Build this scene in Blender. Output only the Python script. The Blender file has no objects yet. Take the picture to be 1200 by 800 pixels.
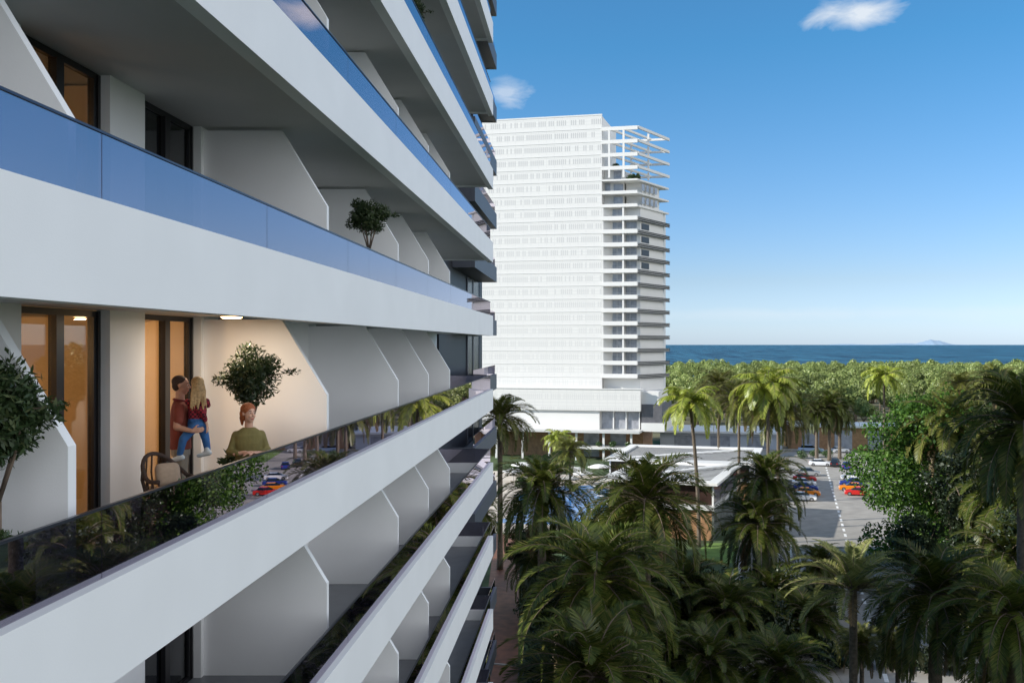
import bpy, bmesh, math, random
import numpy as np
from mathutils import Vector, Matrix, Quaternion
random.seed(7); RNG = np.random.default_rng(7)
S = bpy.context.scene; COL = S.collection
R = math.radians
F = 1100.0; GZ = -26.0
SUN_AZ, SUN_EL = 78.0, 25.0          # direction the light travels to (clockwise from +Y), height of the sun

def at(px, py, Y):                    # measurement helper: photo pixel at distance Y -> (X, Z)
    return (px - 685) * Y / F, -(py - 402) * Y / F

# ---------------------------------------------------------------- mesh collector
class MB:
    def __init__(s): s.v = []; s.f = []; s.m = []
    def add(s, vs, fs, mi=0):
        b = len(s.v); s.v += [tuple(p) for p in vs]
        for f in fs: s.f.append(tuple(b + i for i in f)); s.m.append(mi)
        return s
    def box(s, x0, x1, y0, y1, z0, z1, mi=0):
        v = [(x, y, z) for z in (z0, z1) for y in (y0, y1) for x in (x0, x1)]
        return s.add(v, [(0, 2, 3, 1), (4, 5, 7, 6), (0, 1, 5, 4), (2, 6, 7, 3), (0, 4, 6, 2), (1, 3, 7, 5)], mi)
    def prism(s, poly, z0, z1, mi=0):
        n = len(poly)
        v = [(x, y, z0) for x, y in poly] + [(x, y, z1) for x, y in poly]
        f = [tuple(range(n))[::-1], tuple(range(n, 2 * n))] + [(i, (i + 1) % n, n + (i + 1) % n, n + i) for i in range(n)]
        return s.add(v, f, mi)
    def prism_y(s, poly, y0, y1, mi=0):           # poly in (x, z)
        n = len(poly)
        v = [(x, y0, z) for x, z in poly] + [(x, y1, z) for x, z in poly]
        f = [tuple(range(n)), tuple(range(n, 2 * n))[::-1]] + [(i, n + i, n + (i + 1) % n, (i + 1) % n) for i in range(n)]
        return s.add(v, f, mi)
    def beam(s, a, b, w, h, mi=0):                # horizontal bar from a to b, top at a.z
        a = Vector(a); b = Vector(b); d = (b - a).normalized(); n = Vector((-d.y, d.x, 0)).normalized() * w / 2
        up = Vector((0, 0, h))
        v = [a - n - up, a + n - up, b + n - up, b - n - up, a - n, a + n, b + n, b - n]
        return s.add(v, [(3, 2, 1, 0), (4, 5, 6, 7), (0, 1, 5, 4), (1, 2, 6, 5), (2, 3, 7, 6), (3, 0, 4, 7)], mi)
    def tube(s, pts, rad, n=8, mi=0):
        pts = [Vector(p) for p in pts]; b = len(s.v); prev = None
        for i, p in enumerate(pts):
            d = (pts[min(i + 1, len(pts) - 1)] - pts[max(i - 1, 0)]).normalized()
            a = Vector((1, 0, 0)) if prev is None else prev
            if abs(a.dot(d)) > .95: a = Vector((0, 1, 0))
            a = (a - d * a.dot(d)).normalized(); prev = a; c = d.cross(a)
            r = rad[i] if hasattr(rad, '__len__') else rad
            for k in range(n):
                t = 2 * math.pi * k / n
                s.v.append(tuple(p + (a * math.cos(t) + c * math.sin(t)) * r))
        for i in range(len(pts) - 1):
            for k in range(n):
                s.f.append((b + i * n + k, b + i * n + (k + 1) % n, b + (i + 1) * n + (k + 1) % n, b + (i + 1) * n + k)); s.m.append(mi)
        s.f.append(tuple(b + k for k in range(n))[::-1]); s.m.append(mi)
        e = b + (len(pts) - 1) * n
        s.f.append(tuple(e + k for k in range(n))); s.m.append(mi)
        return s
    def loft(s, rings, n=14, mi=0):               # rings: (centre, rx, ry, yaw)
        b = len(s.v)
        for c, rx, ry, yaw in rings:
            cy, sy = math.cos(yaw), math.sin(yaw)
            for k in range(n):
                t = 2 * math.pi * k / n; x = rx * math.cos(t); y = ry * math.sin(t)
                s.v.append((c[0] + x * cy - y * sy, c[1] + x * sy + y * cy, c[2]))
        m = len(rings)
        for i in range(m - 1):
            for k in range(n):
                s.f.append((b + i * n + k, b + i * n + (k + 1) % n, b + (i + 1) * n + (k + 1) % n, b + (i + 1) * n + k)); s.m.append(mi)
        s.f.append(tuple(b + k for k in range(n))[::-1]); s.m.append(mi)
        e = b + (m - 1) * n
        s.f.append(tuple(e + k for k in range(n))); s.m.append(mi)
        return s
    def ell(s, c, r, rot=None, nu=12, nv=8, mi=0):
        c = Vector(c); b = len(s.v); M = rot or Matrix.Identity(3)
        s.v.append(tuple(c + M @ Vector((0, 0, -r[2]))))
        for j in range(1, nv):
            p = -math.pi / 2 + math.pi * j / nv
            for k in range(nu):
                t = 2 * math.pi * k / nu
                s.v.append(tuple(c + M @ Vector((r[0] * math.cos(p) * math.cos(t), r[1] * math.cos(p) * math.sin(t), r[2] * math.sin(p)))))
        s.v.append(tuple(c + M @ Vector((0, 0, r[2])))); top = len(s.v) - 1
        for k in range(nu):
            s.f.append((b, b + 1 + (k + 1) % nu, b + 1 + k)); s.m.append(mi)
            for j in range(nv - 2):
                q = b + 1 + j * nu
                s.f.append((q + k, q + (k + 1) % nu, q + nu + (k + 1) % nu, q + nu + k)); s.m.append(mi)
            q = b + 1 + (nv - 2) * nu
            s.f.append((q + k, q + (k + 1) % nu, top)); s.m.append(mi)
        return s
    def cap(s, a, b, ra, rb, n=10, mi=0):         # tapered capsule
        a = Vector(a); b = Vector(b); d = (b - a).normalized()
        pts = [a - d * ra * .95, a - d * ra * .6, a, b, b + d * rb * .6, b + d * rb * .95]
        return s.tube(pts, [ra * .3, ra * .8, ra, rb, rb * .8, rb * .3], n, mi)
    def mesh(s, name, mats, smooth=False):
        me = bpy.data.meshes.new(name); me.from_pydata(s.v, [], s.f)
        for m in (mats if isinstance(mats, (list, tuple)) else [mats]): me.materials.append(m)
        me.polygons.foreach_set('material_index', s.m)
        if smooth: me.polygons.foreach_set('use_smooth', [True] * len(me.polygons))
        me.update(); return me
    def build(s, name, mats, parent=None, smooth=False, bevel=0):
        o = link(name, s.mesh(name, mats, smooth), parent)
        if bevel:
            b = o.modifiers.new('bevel', 'BEVEL'); b.width = bevel; b.segments = 2; b.limit_method = 'ANGLE'
        return o

def link(name, me, parent=None):
    o = bpy.data.objects.new(name, me); COL.objects.link(o)
    if parent: o.parent = parent
    return o
def empty(name, loc=(0, 0, 0), rz=0):
    o = bpy.data.objects.new(name, None); COL.objects.link(o); o.location = loc; o.rotation_euler = (0, 0, rz); o.empty_display_size = .2
    return o
def tag(o, label, cat, group=None, kind=None):
    if label: o['label'] = label
    if cat: o['category'] = cat
    if group: o['group'] = group
    if kind: o['kind'] = kind
    return o
def struct(o): o['kind'] = 'structure'; return o
def dup(root, loc, rz=0, sc=1.0):
    r = root.copy(); COL.objects.link(r); r.location = loc; r.rotation_euler = (0, 0, rz); r.scale = (sc, sc, sc)
    for ch in list(root.children):
        c = ch.copy(); COL.objects.link(c); c.parent = r
        for g in list(ch.children):
            d = g.copy(); COL.objects.link(d); d.parent = c
    return r

# ---------------------------------------------------------------- materials
def mat(name, col, rough=.6, metal=0, noise=0, nscale=3, bump=0, bscale=30, spec=.5):
    m = bpy.data.materials.new(name); m.use_nodes = True; t = m.node_tree; N = t.nodes; L = t.links
    p = N['Principled BSDF']; p.inputs['Base Color'].default_value = (*col, 1); p.inputs['Roughness'].default_value = rough
    p.inputs['Metallic'].default_value = metal; p.inputs['Specular IOR Level'].default_value = spec
    if noise or bump:
        tc = N.new('ShaderNodeTexCoord')
    if noise:
        nt = N.new('ShaderNodeTexNoise'); nt.inputs['Scale'].default_value = nscale; nt.inputs['Detail'].default_value = 6
        L.new(tc.outputs['Object'], nt.inputs['Vector'])
        mr = N.new('ShaderNodeMapRange'); mr.inputs[1].default_value = .3; mr.inputs[2].default_value = .7
        mr.inputs[3].default_value = 1 - noise; mr.inputs[4].default_value = 1 + noise; L.new(nt.outputs[0], mr.inputs[0])
        mx = N.new('ShaderNodeVectorMath'); mx.operation = 'SCALE'; mx.inputs[0].default_value = col
        L.new(mr.outputs[0], mx.inputs['Scale']); L.new(mx.outputs[0], p.inputs['Base Color'])
    if bump:
        n2 = N.new('ShaderNodeTexNoise'); n2.inputs['Scale'].default_value = bscale; n2.inputs['Detail'].default_value = 5
        L.new(tc.outputs['Object'], n2.inputs['Vector'])
        b = N.new('ShaderNodeBump'); b.inputs['Strength'].default_value = bump; b.inputs['Distance'].default_value = .02
        L.new(n2.outputs[0], b.inputs['Height']); L.new(b.outputs[0], p.inputs['Normal'])
    return m

def leaf_mat(name, c1, c2, c3=None, trans=.3, gloss=.08, rough=.4):
    m = bpy.data.materials.new(name); m.use_nodes = True; t = m.node_tree; N = t.nodes; L = t.links; N.clear()
    out = N.new('ShaderNodeOutputMaterial'); g = N.new('ShaderNodeNewGeometry')
    oi = N.new('ShaderNodeObjectInfo')
    rp = N.new('ShaderNodeValToRGB'); e = rp.color_ramp.elements
    e[0].color = (*c1, 1); e[0].position = 0; e[1].color = (*c2, 1); e[1].position = .8
    if c3: q = e.new(1.0); q.color = (*c3, 1)
    L.new(g.outputs['Random Per Island'], rp.inputs[0])
    hs = N.new('ShaderNodeHueSaturation'); L.new(rp.outputs[0], hs.inputs['Color'])
    mr = N.new('ShaderNodeMapRange'); mr.inputs[3].default_value = .75; mr.inputs[4].default_value = 1.3; L.new(oi.outputs['Random'], mr.inputs[0])
    L.new(mr.outputs[0], hs.inputs['Value'])
    d = N.new('ShaderNodeBsdfDiffuse'); tr = N.new('ShaderNodeBsdfTranslucent'); gl = N.new('ShaderNodeBsdfGlossy')
    gl.inputs['Roughness'].default_value = rough; gl.inputs['Color'].default_value = (.8, .85, .8, 1)
    L.new(hs.outputs[0], d.inputs[0]); L.new(hs.outputs[0], tr.inputs[0])
    m1 = N.new('ShaderNodeMixShader'); m1.inputs[0].default_value = trans; L.new(d.outputs[0], m1.inputs[1]); L.new(tr.outputs[0], m1.inputs[2])
    m2 = N.new('ShaderNodeMixShader'); m2.inputs[0].default_value = gloss; L.new(m1.outputs[0], m2.inputs[1]); L.new(gl.outputs[0], m2.inputs[2])
    L.new(m2.outputs[0], out.inputs[0]); return m

def glass(name, tint, refl=(1, 1, 1), ior=1.6, rough=0.0, boost=1.0):
    m = bpy.data.materials.new(name); m.use_nodes = True; t = m.node_tree; N = t.nodes; L = t.links; N.clear()
    out = N.new('ShaderNodeOutputMaterial'); fr = N.new('ShaderNodeFresnel'); ge = N.new('ShaderNodeNewGeometry')     # same reflectance on both faces of the pane
    mi = N.new('ShaderNodeMapRange'); mi.inputs[3].default_value = ior; mi.inputs[4].default_value = 1 / ior
    L.new(ge.outputs['Backfacing'], mi.inputs[0]); L.new(mi.outputs[0], fr.inputs[0])
    mu = N.new('ShaderNodeMath'); mu.operation = 'MULTIPLY'; mu.inputs[1].default_value = boost; mu.use_clamp = True; L.new(fr.outputs[0], mu.inputs[0])
    tr = N.new('ShaderNodeBsdfTransparent'); tr.inputs[0].default_value = (*tint, 1)
    gl = N.new('ShaderNodeBsdfGlossy'); gl.inputs['Color'].default_value = (*refl, 1); gl.inputs['Roughness'].default_value = rough
    mx = N.new('ShaderNodeMixShader'); L.new(mu.outputs[0], mx.inputs[0]); L.new(tr.outputs[0], mx.inputs[1]); L.new(gl.outputs[0], mx.inputs[2])
    L.new(mx.outputs[0], out.inputs[0]); return m

def emit(name, col, st):
    m = bpy.data.materials.new(name); m.use_nodes = True; N = m.node_tree.nodes; N.clear()
    e = N.new('ShaderNodeEmission'); e.inputs[0].default_value = (*col, 1); e.inputs[1].default_value = st
    o = N.new('ShaderNodeOutputMaterial'); m.node_tree.links.new(e.outputs[0], o.inputs[0]); return m

M = dict(
    white=mat('white_render', (.84, .85, .86), .55, noise=.025, nscale=.8, bump=.06, bscale=60),
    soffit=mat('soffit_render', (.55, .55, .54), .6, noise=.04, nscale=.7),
    floor=mat('grey_tile', (.16, .17, .19), .4, noise=.1, nscale=2),
    dark=mat('anthracite_render', (.016, .018, .026), .5, noise=.06, nscale=1.2),
    darkband=mat('slate_band', (.075, .085, .11), .5, noise=.05, nscale=1.2),
    frame=mat('black_frame', (.008, .008, .010), .35),
    metal=mat('dark_rail', (.05, .055, .08), .3, .6),
    rail=glass('tinted_rail_glass', (.31, .305, .38), (1.0, .91, 1.0), 2.8, 0, 1.35),
    doorglass=glass('door_glass', (.88, .84, .76), (1, 1, 1), 1.5),
    darkglass=glass('dark_window_glass', (.35, .38, .42), (1, 1, 1), 1.6),
    plaster=mat('room_plaster', (.62, .50, .34), .8, noise=.05, nscale=1),
    curtain=mat('curtain_cloth', (.50, .38, .22), .9, noise=.1, nscale=4),
    greycurtain=mat('grey_curtain', (.25, .28, .34), .9, noise=.1, nscale=4),
    core=mat('bulk_render', (.7, .7, .7), .7),
    tower=mat('tower_white', (.68, .672, .65), .6, noise=.02, nscale=.3),
    towerwin=mat('tower_window', (.30, .31, .34), .2, noise=.25, nscale=.8, spec=.8),
    bark=mat('bark', (.16, .12, .09), .9, noise=.35, nscale=6, bump=.6, bscale=14),
    palmbark=mat('palm_bark', (.12, .095, .07), .9, noise=.4, nscale=5, bump=.8, bscale=10),
    wood=mat('warm_wood', (.30, .165, .08), .55, noise=.25, nscale=1.5),
    pot=mat('pot_clay', (.10, .10, .11), .6, noise=.1, nscale=5),
    lampglow=emit('lamp_glow', (1.0, .62, .28), 14),
)

# ---------------------------------------------------------------- world, sun, camera
w = bpy.data.worlds.new('World'); S.world = w; w.use_nodes = True
N = w.node_tree.nodes; L = w.node_tree.links; bg = N['Background']; bg.inputs[1].default_value = .10
sk = N.new('ShaderNodeTexSky'); sk.sky_type = 'NISHITA'; sk.sun_disc = False; sk.sun_elevation = R(SUN_EL); sk.sun_rotation = R(180 + SUN_AZ)
sk.altitude = 0; sk.air_density = 1.0; sk.dust_density = .3; sk.ozone_density = 3.0
tc = N.new('ShaderNodeTexCoord')
def cloud(d, sx, sz, scale, thr, seed):
    d = Vector(d).normalized()
    rt = d.cross(Vector((0, 0, 1))).normalized(); up = rt.cross(d)
    def dot(v, s):
        q = N.new('ShaderNodeVectorMath'); q.operation = 'DOT_PRODUCT'; q.inputs[1].default_value = v / s
        L.new(tc.outputs['Generated'], q.inputs[0]); return q.outputs['Value']
    cx = N.new('ShaderNodeCombineXYZ'); L.new(dot(rt, sx), cx.inputs[0]); L.new(dot(up, sz), cx.inputs[1])
    ln = N.new('ShaderNodeVectorMath'); ln.operation = 'LENGTH'; L.new(cx.outputs[0], ln.inputs[0])
    nt = N.new('ShaderNodeTexNoise'); nt.noise_dimensions = '4D'; nt.inputs['W'].default_value = seed; nt.inputs['Scale'].default_value = scale
    nt.inputs['Detail'].default_value = 9; nt.inputs['Roughness'].default_value = .58; nt.inputs['Distortion'].default_value = .8
    mp = N.new('ShaderNodeVectorMath'); mp.operation = 'MULTIPLY'; mp.inputs[1].default_value = (1, 1, 1.9); L.new(tc.outputs['Generated'], mp.inputs[0])
    L.new(mp.outputs[0], nt.inputs['Vector'])
    a = N.new('ShaderNodeMath'); a.operation = 'MULTIPLY_ADD'; a.inputs[1].default_value = -.40; a.inputs[2].default_value = .40; L.new(ln.outputs[1], a.inputs[0])
    b = N.new('ShaderNodeMath'); b.operation = 'ADD'; L.new(a.outputs[0], b.inputs[0]); L.new(nt.outputs[0], b.inputs[1])
    c = N.new('ShaderNodeMapRange'); c.inputs[1].default_value = thr; c.inputs[2].default_value = thr + .34; L.new(b.outputs[0], c.inputs[0])
    fr = N.new('ShaderNodeVectorMath'); fr.operation = 'DOT_PRODUCT'; fr.inputs[1].default_value = d; L.new(tc.outputs['Generated'], fr.inputs[0])
    g = N.new('ShaderNodeMath'); g.operation = 'GREATER_THAN'; g.inputs[1].default_value = 0; L.new(fr.outputs['Value'], g.inputs[0])
    h = N.new('ShaderNodeMath'); h.operation = 'MULTIPLY'; L.new(c.outputs[0], h.inputs[0]); L.new(g.outputs[0], h.inputs[1])
    return h.outputs[0]
sep = N.new('ShaderNodeSeparateXYZ'); L.new(tc.outputs['Generated'], sep.inputs[0])
rp = N.new('ShaderNodeValToRGB'); e = rp.color_ramp.elements; e[0].color = (.82, 1.05, 1.70, 1); e[1].color = (.65, 1.05, 1.2, 1)
for z, c in ((.065, (.79, .87, 1.12)), (.30, (.43, .93, 1.14))): q = e.new(z); q.color = (*c, 1)
L.new(sep.outputs[2], rp.inputs[0])
vm = N.new('ShaderNodeVectorMath'); vm.operation = 'MULTIPLY'; L.new(sk.outputs[0], vm.inputs[0]); L.new(rp.outputs[0], vm.inputs[1])
last = vm.outputs[0]
# cloud bank added east of the view as fill for the shaded facade
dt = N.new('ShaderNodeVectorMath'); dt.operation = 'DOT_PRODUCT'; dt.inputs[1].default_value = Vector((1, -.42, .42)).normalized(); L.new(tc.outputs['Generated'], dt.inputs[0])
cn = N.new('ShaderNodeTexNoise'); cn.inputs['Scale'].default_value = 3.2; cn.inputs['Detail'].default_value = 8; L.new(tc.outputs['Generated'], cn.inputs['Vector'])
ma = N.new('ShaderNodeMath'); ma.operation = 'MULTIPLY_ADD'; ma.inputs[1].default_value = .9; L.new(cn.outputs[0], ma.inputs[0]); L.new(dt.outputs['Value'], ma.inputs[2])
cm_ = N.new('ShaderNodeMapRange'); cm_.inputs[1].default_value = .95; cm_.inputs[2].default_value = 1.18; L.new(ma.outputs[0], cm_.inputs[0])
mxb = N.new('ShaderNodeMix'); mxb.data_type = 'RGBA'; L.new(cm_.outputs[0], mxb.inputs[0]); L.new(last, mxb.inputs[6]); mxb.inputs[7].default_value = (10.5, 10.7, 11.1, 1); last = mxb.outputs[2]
CLOUD = (6.0, 6.3, 6.6)
for d, sx, sz, sc, thr, seed, op in (((328, F, 388), .052, .017, 13, .52, 3.1, .85), ((-88, F, 295), .024, .020, 26, .555, 8.4, .5), ((250, F, 34), .45, .010, 8, .57, 2.2, .22)):
    k = cloud(d, sx, sz, sc, thr, seed)
    q = N.new('ShaderNodeMath'); q.operation = 'MULTIPLY'; q.inputs[1].default_value = op; L.new(k, q.inputs[0])
    mx = N.new('ShaderNodeMix'); mx.data_type = 'RGBA'; L.new(q.outputs[0], mx.inputs[0]); L.new(last, mx.inputs[6]); mx.inputs[7].default_value = (*CLOUD, 1); last = mx.outputs[2]
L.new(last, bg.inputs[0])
sd = bpy.data.lights.new('sun', 'SUN'); sd.energy = 4.8; sd.angle = R(.5); sd.color = (1, .95, .87)
so = bpy.data.objects.new('sun', sd); COL.objects.link(so)
trav = Vector((math.sin(R(SUN_AZ)) * math.cos(R(SUN_EL)), math.cos(R(SUN_AZ)) * math.cos(R(SUN_EL)), -math.sin(R(SUN_EL))))
so.rotation_euler = trav.to_track_quat('-Z', 'Y').to_euler(); so.location = (0, 0, 120)
cd = bpy.data.cameras.new('camera'); co = bpy.data.objects.new('camera', cd); COL.objects.link(co); S.camera = co
cd.sensor_width = 36; cd.lens = F / 1200 * 36; cd.clip_end = 60000; cd.clip_start = .05
cd.shift_x = -85 / 1200; cd.shift_y = 2 / 1200
co.location = (0, 0, 0); co.rotation_euler = (math.pi / 2, 0, 0)
S.view_settings.view_transform = 'Standard'; S.view_settings.look = 'None'; S.view_settings.exposure = .55; S.view_settings.gamma = 1
S.cycles.use_denoising = True; S.cycles.transparent_max_bounces = 24; S.cycles.max_bounces = 10; S.cycles.diffuse_bounces = 7; S.cycles.caustics_reflective = False; S.cycles.caustics_refractive = False
S.cycles.sample_clamp_indirect = 6

# ---------------------------------------------------------------- near apartment building
XF, XI, XG, XW, XB = -3.75, -3.95, -3.86, -6.06, -10.4
Y0, YE = -12.0, 38.5
PARTS_Y = [0.2, 7.45, 14.93, 20.6, 24.6, 28.5]
DETAIL = range(-6, 7)
top = lambda n: 1.12 + 3 * n
nb = empty('apartment_building', (0, 0, 0))
tag(nb, 'white apartment building close at hand with long balcony bands, tinted glass rails and slanted partitions', 'apartment building')

bulk = MB(); bulk.box(-60, XB - .05, -60, YE, GZ, 52.5)
bulk.build('structural_core', M['core'], nb)
dk = MB(); dk.box(-17, -6.0, YE + .2, 55, GZ, 39.0)
dk.build('dark_wing', M['dark'], nb)
rw = MB(); rw.box(-50, -25, 55.02, 82, GZ, -2.5); rw.box(-50, -25, 82.003, 105, GZ, 8.0)  # added unseen boxes, heights set for the shade they cast on the palms
rw.build('unseen_shade_wing', M['white'], nb)

def band_mesh():
    b = MB()
    b.box(XI, XF, Y0, YE, -.82, 0, 0)                       # front upstand
    b.box(XW - .02, XI - .003, YE - .22, YE - .004, -.74, -.003, 0)   # return at the end
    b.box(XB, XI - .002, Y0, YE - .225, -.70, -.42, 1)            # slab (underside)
    b.box(XB + .01, XI - .004, Y0 + .01, YE - .23, -.415, -.40, 2)    # floor finish
    return b.mesh('balcony_band', [M['white'], M['soffit'], M['floor']])
bm_band = band_mesh()
def rail_mesh():
    b = MB(); y = Y0
    while y < YE - .3:
        y1 = min(y + 3.9, YE - .12); b.box(XG - .006, XG + .006, y, y1 - .012, -.05, .55); y += 3.9
    b.box(XW + .05, XG - .02, YE - .125, YE - .113, -.05, .55)
    return b.mesh('glass_railing', M['rail'])
bm_rail = rail_mesh()
hr = MB(); hr.box(XG - .018, XG + .018, Y0, YE - .1, .553, .573); hr.box(XW + .05, XG - .02, YE - .137, YE - .1, .553, .573)
bm_hand = hr.mesh('handrail', M['metal'])
sl = MB(); sl.box(XI + .02, XF - .035, Y0 + .01, YE - .01, .001, .018)
def part_mesh(zc):
    b = MB()
    x1, x2 = -4.10, -4.84; zt = 2.655; sx = (zt - zc) / 1.66
    b.prism_y([(XW - .01, .002), (x1, .002), (x1, zc), (x1 - sx, zt), (XW - .01, zt)], 0, .12)
    return b.mesh('partition', M['white'])
bm_part = part_mesh(1.46); bm_part_low = part_mesh(1.08)

def openings(n):
    o = []
    if -5 <= n <= 4:
        o += [(10.10, 11.99), (12.94, 14.83)]
        if -4 <= n <= 3:
            for k in (0, 2, 3, 4): o.append((PARTS_Y[k] + .6, PARTS_Y[k] + 2.49))
    return sorted(o)
def wall_level(b, n):
    z0, z1 = top(n) - .40, top(n) + 2.30
    y = Y0
    for a, c in openings(n):
        b.box(XW - .22, XW, y, a, z0, z1); y = c
    b.box(XW - .22, XW, y, YE, z0, z1)
wl = MB()
for n in range(-8, 17): wall_level(wl, n)
wl.build('wall', M['white'], nb)

W, H = 1.89, 2.685
def door_frame():
    b = MB(); x0, x1 = -.20, -.12
    b.box(x0, x1, 0, .07, 0, H); b.box(x0, x1, W - .17, W, 0, H); b.box(x0, x1 + .02, W - .10, W - .08, .02, H - .02)
    b.box(x0, x1, .071, W - .171, H - .08, H); b.box(x0, x1, .071, W - .171, 0, .07)
    b.box(x0 + .01, x1 + .03, W / 2 - .11, W / 2 + .05, .071, H - .081)
    return b.mesh('door_frame', M['frame'])
df = door_frame()
def door_pane(m):
    b = MB(); b.box(-.165, -.155, .071, W / 2 - .111, .071, H - .081); b.box(-.165, -.155, W / 2 + .051, W - .171, .071, H - .081)
    return b.mesh('door_glass', m)
dg = door_pane(M['doorglass']); dg2 = door_pane(M['darkglass'])
def curtain_mesh(m):
    b = MB(); pts = []
    k = 60
    for i in range(k + 1):
        y = .02 + (W - .04) * i / k; x = -.50 + .03 * math.sin(i * 1.9) + .012 * math.sin(i * .7)
        pts.append((x, y))
    v = [(x, y, .03) for x, y in pts] + [(x, y, H - .02) for x, y in pts]
    b.add(v, [(i, i + 1, k + 2 + i, k + 1 + i) for i in range(k)])
    return b.mesh('curtain', m, True)
cu = curtain_mesh(M['greycurtain'])
for n in DETAIL:
    for i, (a, c) in enumerate(openings(n)):
        warm = (n == -1 and a in (10.10, 12.94)) or (n == 0 and a == 10.10)
        d = link('sliding_door', df, nb); d.location = (XW, a, top(n) - .395)
        g = link('door_glass', dg if warm else dg2, d)
        if not warm: c_ = link('curtain', cu, d)
# lit rooms behind the warm doors
room = MB()
for n in (0, -1):
    z0, z1 = top(n) - .398, top(n) + 2.28
    for y in (7.5, 12.40, 15.0): room.box(XB + .02, XW - .23, y, y + .10, z0, z1)
    room.box(XB + .02, XB + .12, 7.6, 15.0, z0, z1)
    room.box(XB + .13, XW - .9, 7.61, 14.99, z1 - .06, z1 - .01)
room.build('room_lining', M['plaster'], nb)
for n, y, e in ((-1, 9.6, 60), (-1, 13.6, 62), (0, 9.6, 24)):
    ld = bpy.data.lights.new('room_light', 'POINT'); ld.energy = e; ld.color = (1, .64, .33); ld.shadow_soft_size = .12
    lo = bpy.data.objects.new('room_light', ld); COL.objects.link(lo); lo.location = (-8.0, y, top(n) + 1.75)

for n in range(-8, 17):
    b = link('balcony', bm_band, nb); b.location = (0, 0, top(n))
    if -8 <= n <= 8:
        link('glass_railing', bm_rail, b); link('handrail', bm_hand, b)
    if n in DETAIL:
        for k, y in enumerate(PARTS_Y):
            p = link('partition', bm_part_low if (n == 0 and k == 1) else bm_part, b); p.location = (0, y, -.40)
# dark wing balconies and windows
def dark_balc():
    b = MB(); z0, z1 = -.84, 0
    b.box(-5.16, -4.96, 42.5, 53, z0, z1); b.box(-5.99, -5.163, 42.5, 42.7, z0, z1 - .003); b.box(-5.99, -5.163, 52.8, 53, z0, z1 - .003)
    b.box(-5.99, -5.163, 42.703, 52.797, z0 + .02, z0 + .36)
    return b.mesh('dark_balcony', M['darkband'])
db = dark_balc()
dgl = MB(); dgl.box(-5.06, -5.05, 42.6, 52.9, .01, .50); dglm = dgl.mesh('glass_railing', M['rail'])
wf = MB(); wf.box(-5.99, -5.93, 47.6, 47.78, -.4, 2.1); wf.box(-5.99, -5.93, 50.0, 50.2, -.4, 2.1); wf.box(-5.99, -5.93, 53.0, 53.3, -.4, 2.1); wfm = wf.mesh('window_frame', M['darkband'])
wg = MB(); wg.box(-5.99, -5.96, 47.8, 52.99, -.38, 2.1); wgm = wg.mesh('window', mat('dark_pane', (.015, .017, .022), .25, spec=.3))
for n in range(-8, 8):
    o = link('dark_balcony', db, nb); o.location = (0, 0, 1.27 + 3 * n)
    link('glass_railing', dglm, o)
    q = link('window', wgm, nb); q.location = (0, 0, 1.27 + 3 * n); link('window_frame', wfm, q)

# balcony ceiling lamps
def lamp(x, y, z, label):
    r = empty('ceiling_lamp', (x, y, z)); tag(r, label, 'ceiling lamp', 'lit ceiling lamps of the balcony')
    b = MB(); b.loft([((0, 0, -.03), .17, .10, 0), ((0, 0, 0), .17, .10, 0)], 20); b.build('lamp_base', M['soffit'], r)
    g = MB(); g.loft([((0, 0, -.055), .13, .07, 0), ((0, 0, -.031), .16, .09, 0)], 20); g.build('diffuser', M['lampglow'], r)
    ld = bpy.data.lights.new('lamp_light', 'AREA'); ld.shape = 'DISK'; ld.size = .3; ld.energy = 20; ld.color = (1, .80, .60)
    lo = bpy.data.objects.new('lamp_light', ld); COL.objects.link(lo); lo.location = (x, y, z - .07)
lamp(-5.15, 13.7, top(-1) + 2.295, 'small oblong warm lit ceiling lamp above the green potted tree')

# ---------------------------------------------------------------- foliage helpers
def quads(name, P, A, B, mats, mi=None):
    """leaf quads: centre P, half axes A, B (n,3) as diamonds, one mesh"""
    n = len(P); V = np.empty((n, 4, 3), np.float32)
    V[:, 0] = P - A; V[:, 1] = P + B - A * .1; V[:, 2] = P + A; V[:, 3] = P - B - A * .1
    me = bpy.data.meshes.new(name); me.vertices.add(4 * n); me.vertices.foreach_set('co', V.ravel())
    me.loops.add(4 * n); me.loops.foreach_set('vertex_index', np.arange(4 * n, dtype=np.int32))
    me.polygons.add(n); me.polygons.foreach_set('loop_start', np.arange(0, 4 * n, 4, dtype=np.int32))
    for m in (mats if isinstance(mats, (list, tuple)) else [mats]): me.materials.append(m)
    if mi is not None: me.polygons.foreach_set('material_index', np.asarray(mi, np.int32))
    me.update(calc_edges=True); me.validate(); return me
def unit(n):
    v = RNG.normal(size=(n, 3)); return v / np.linalg.norm(v, axis=1, keepdims=True)
def norm(v): return v / (np.linalg.norm(v, axis=1, keepdims=True) + 1e-9)

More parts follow.
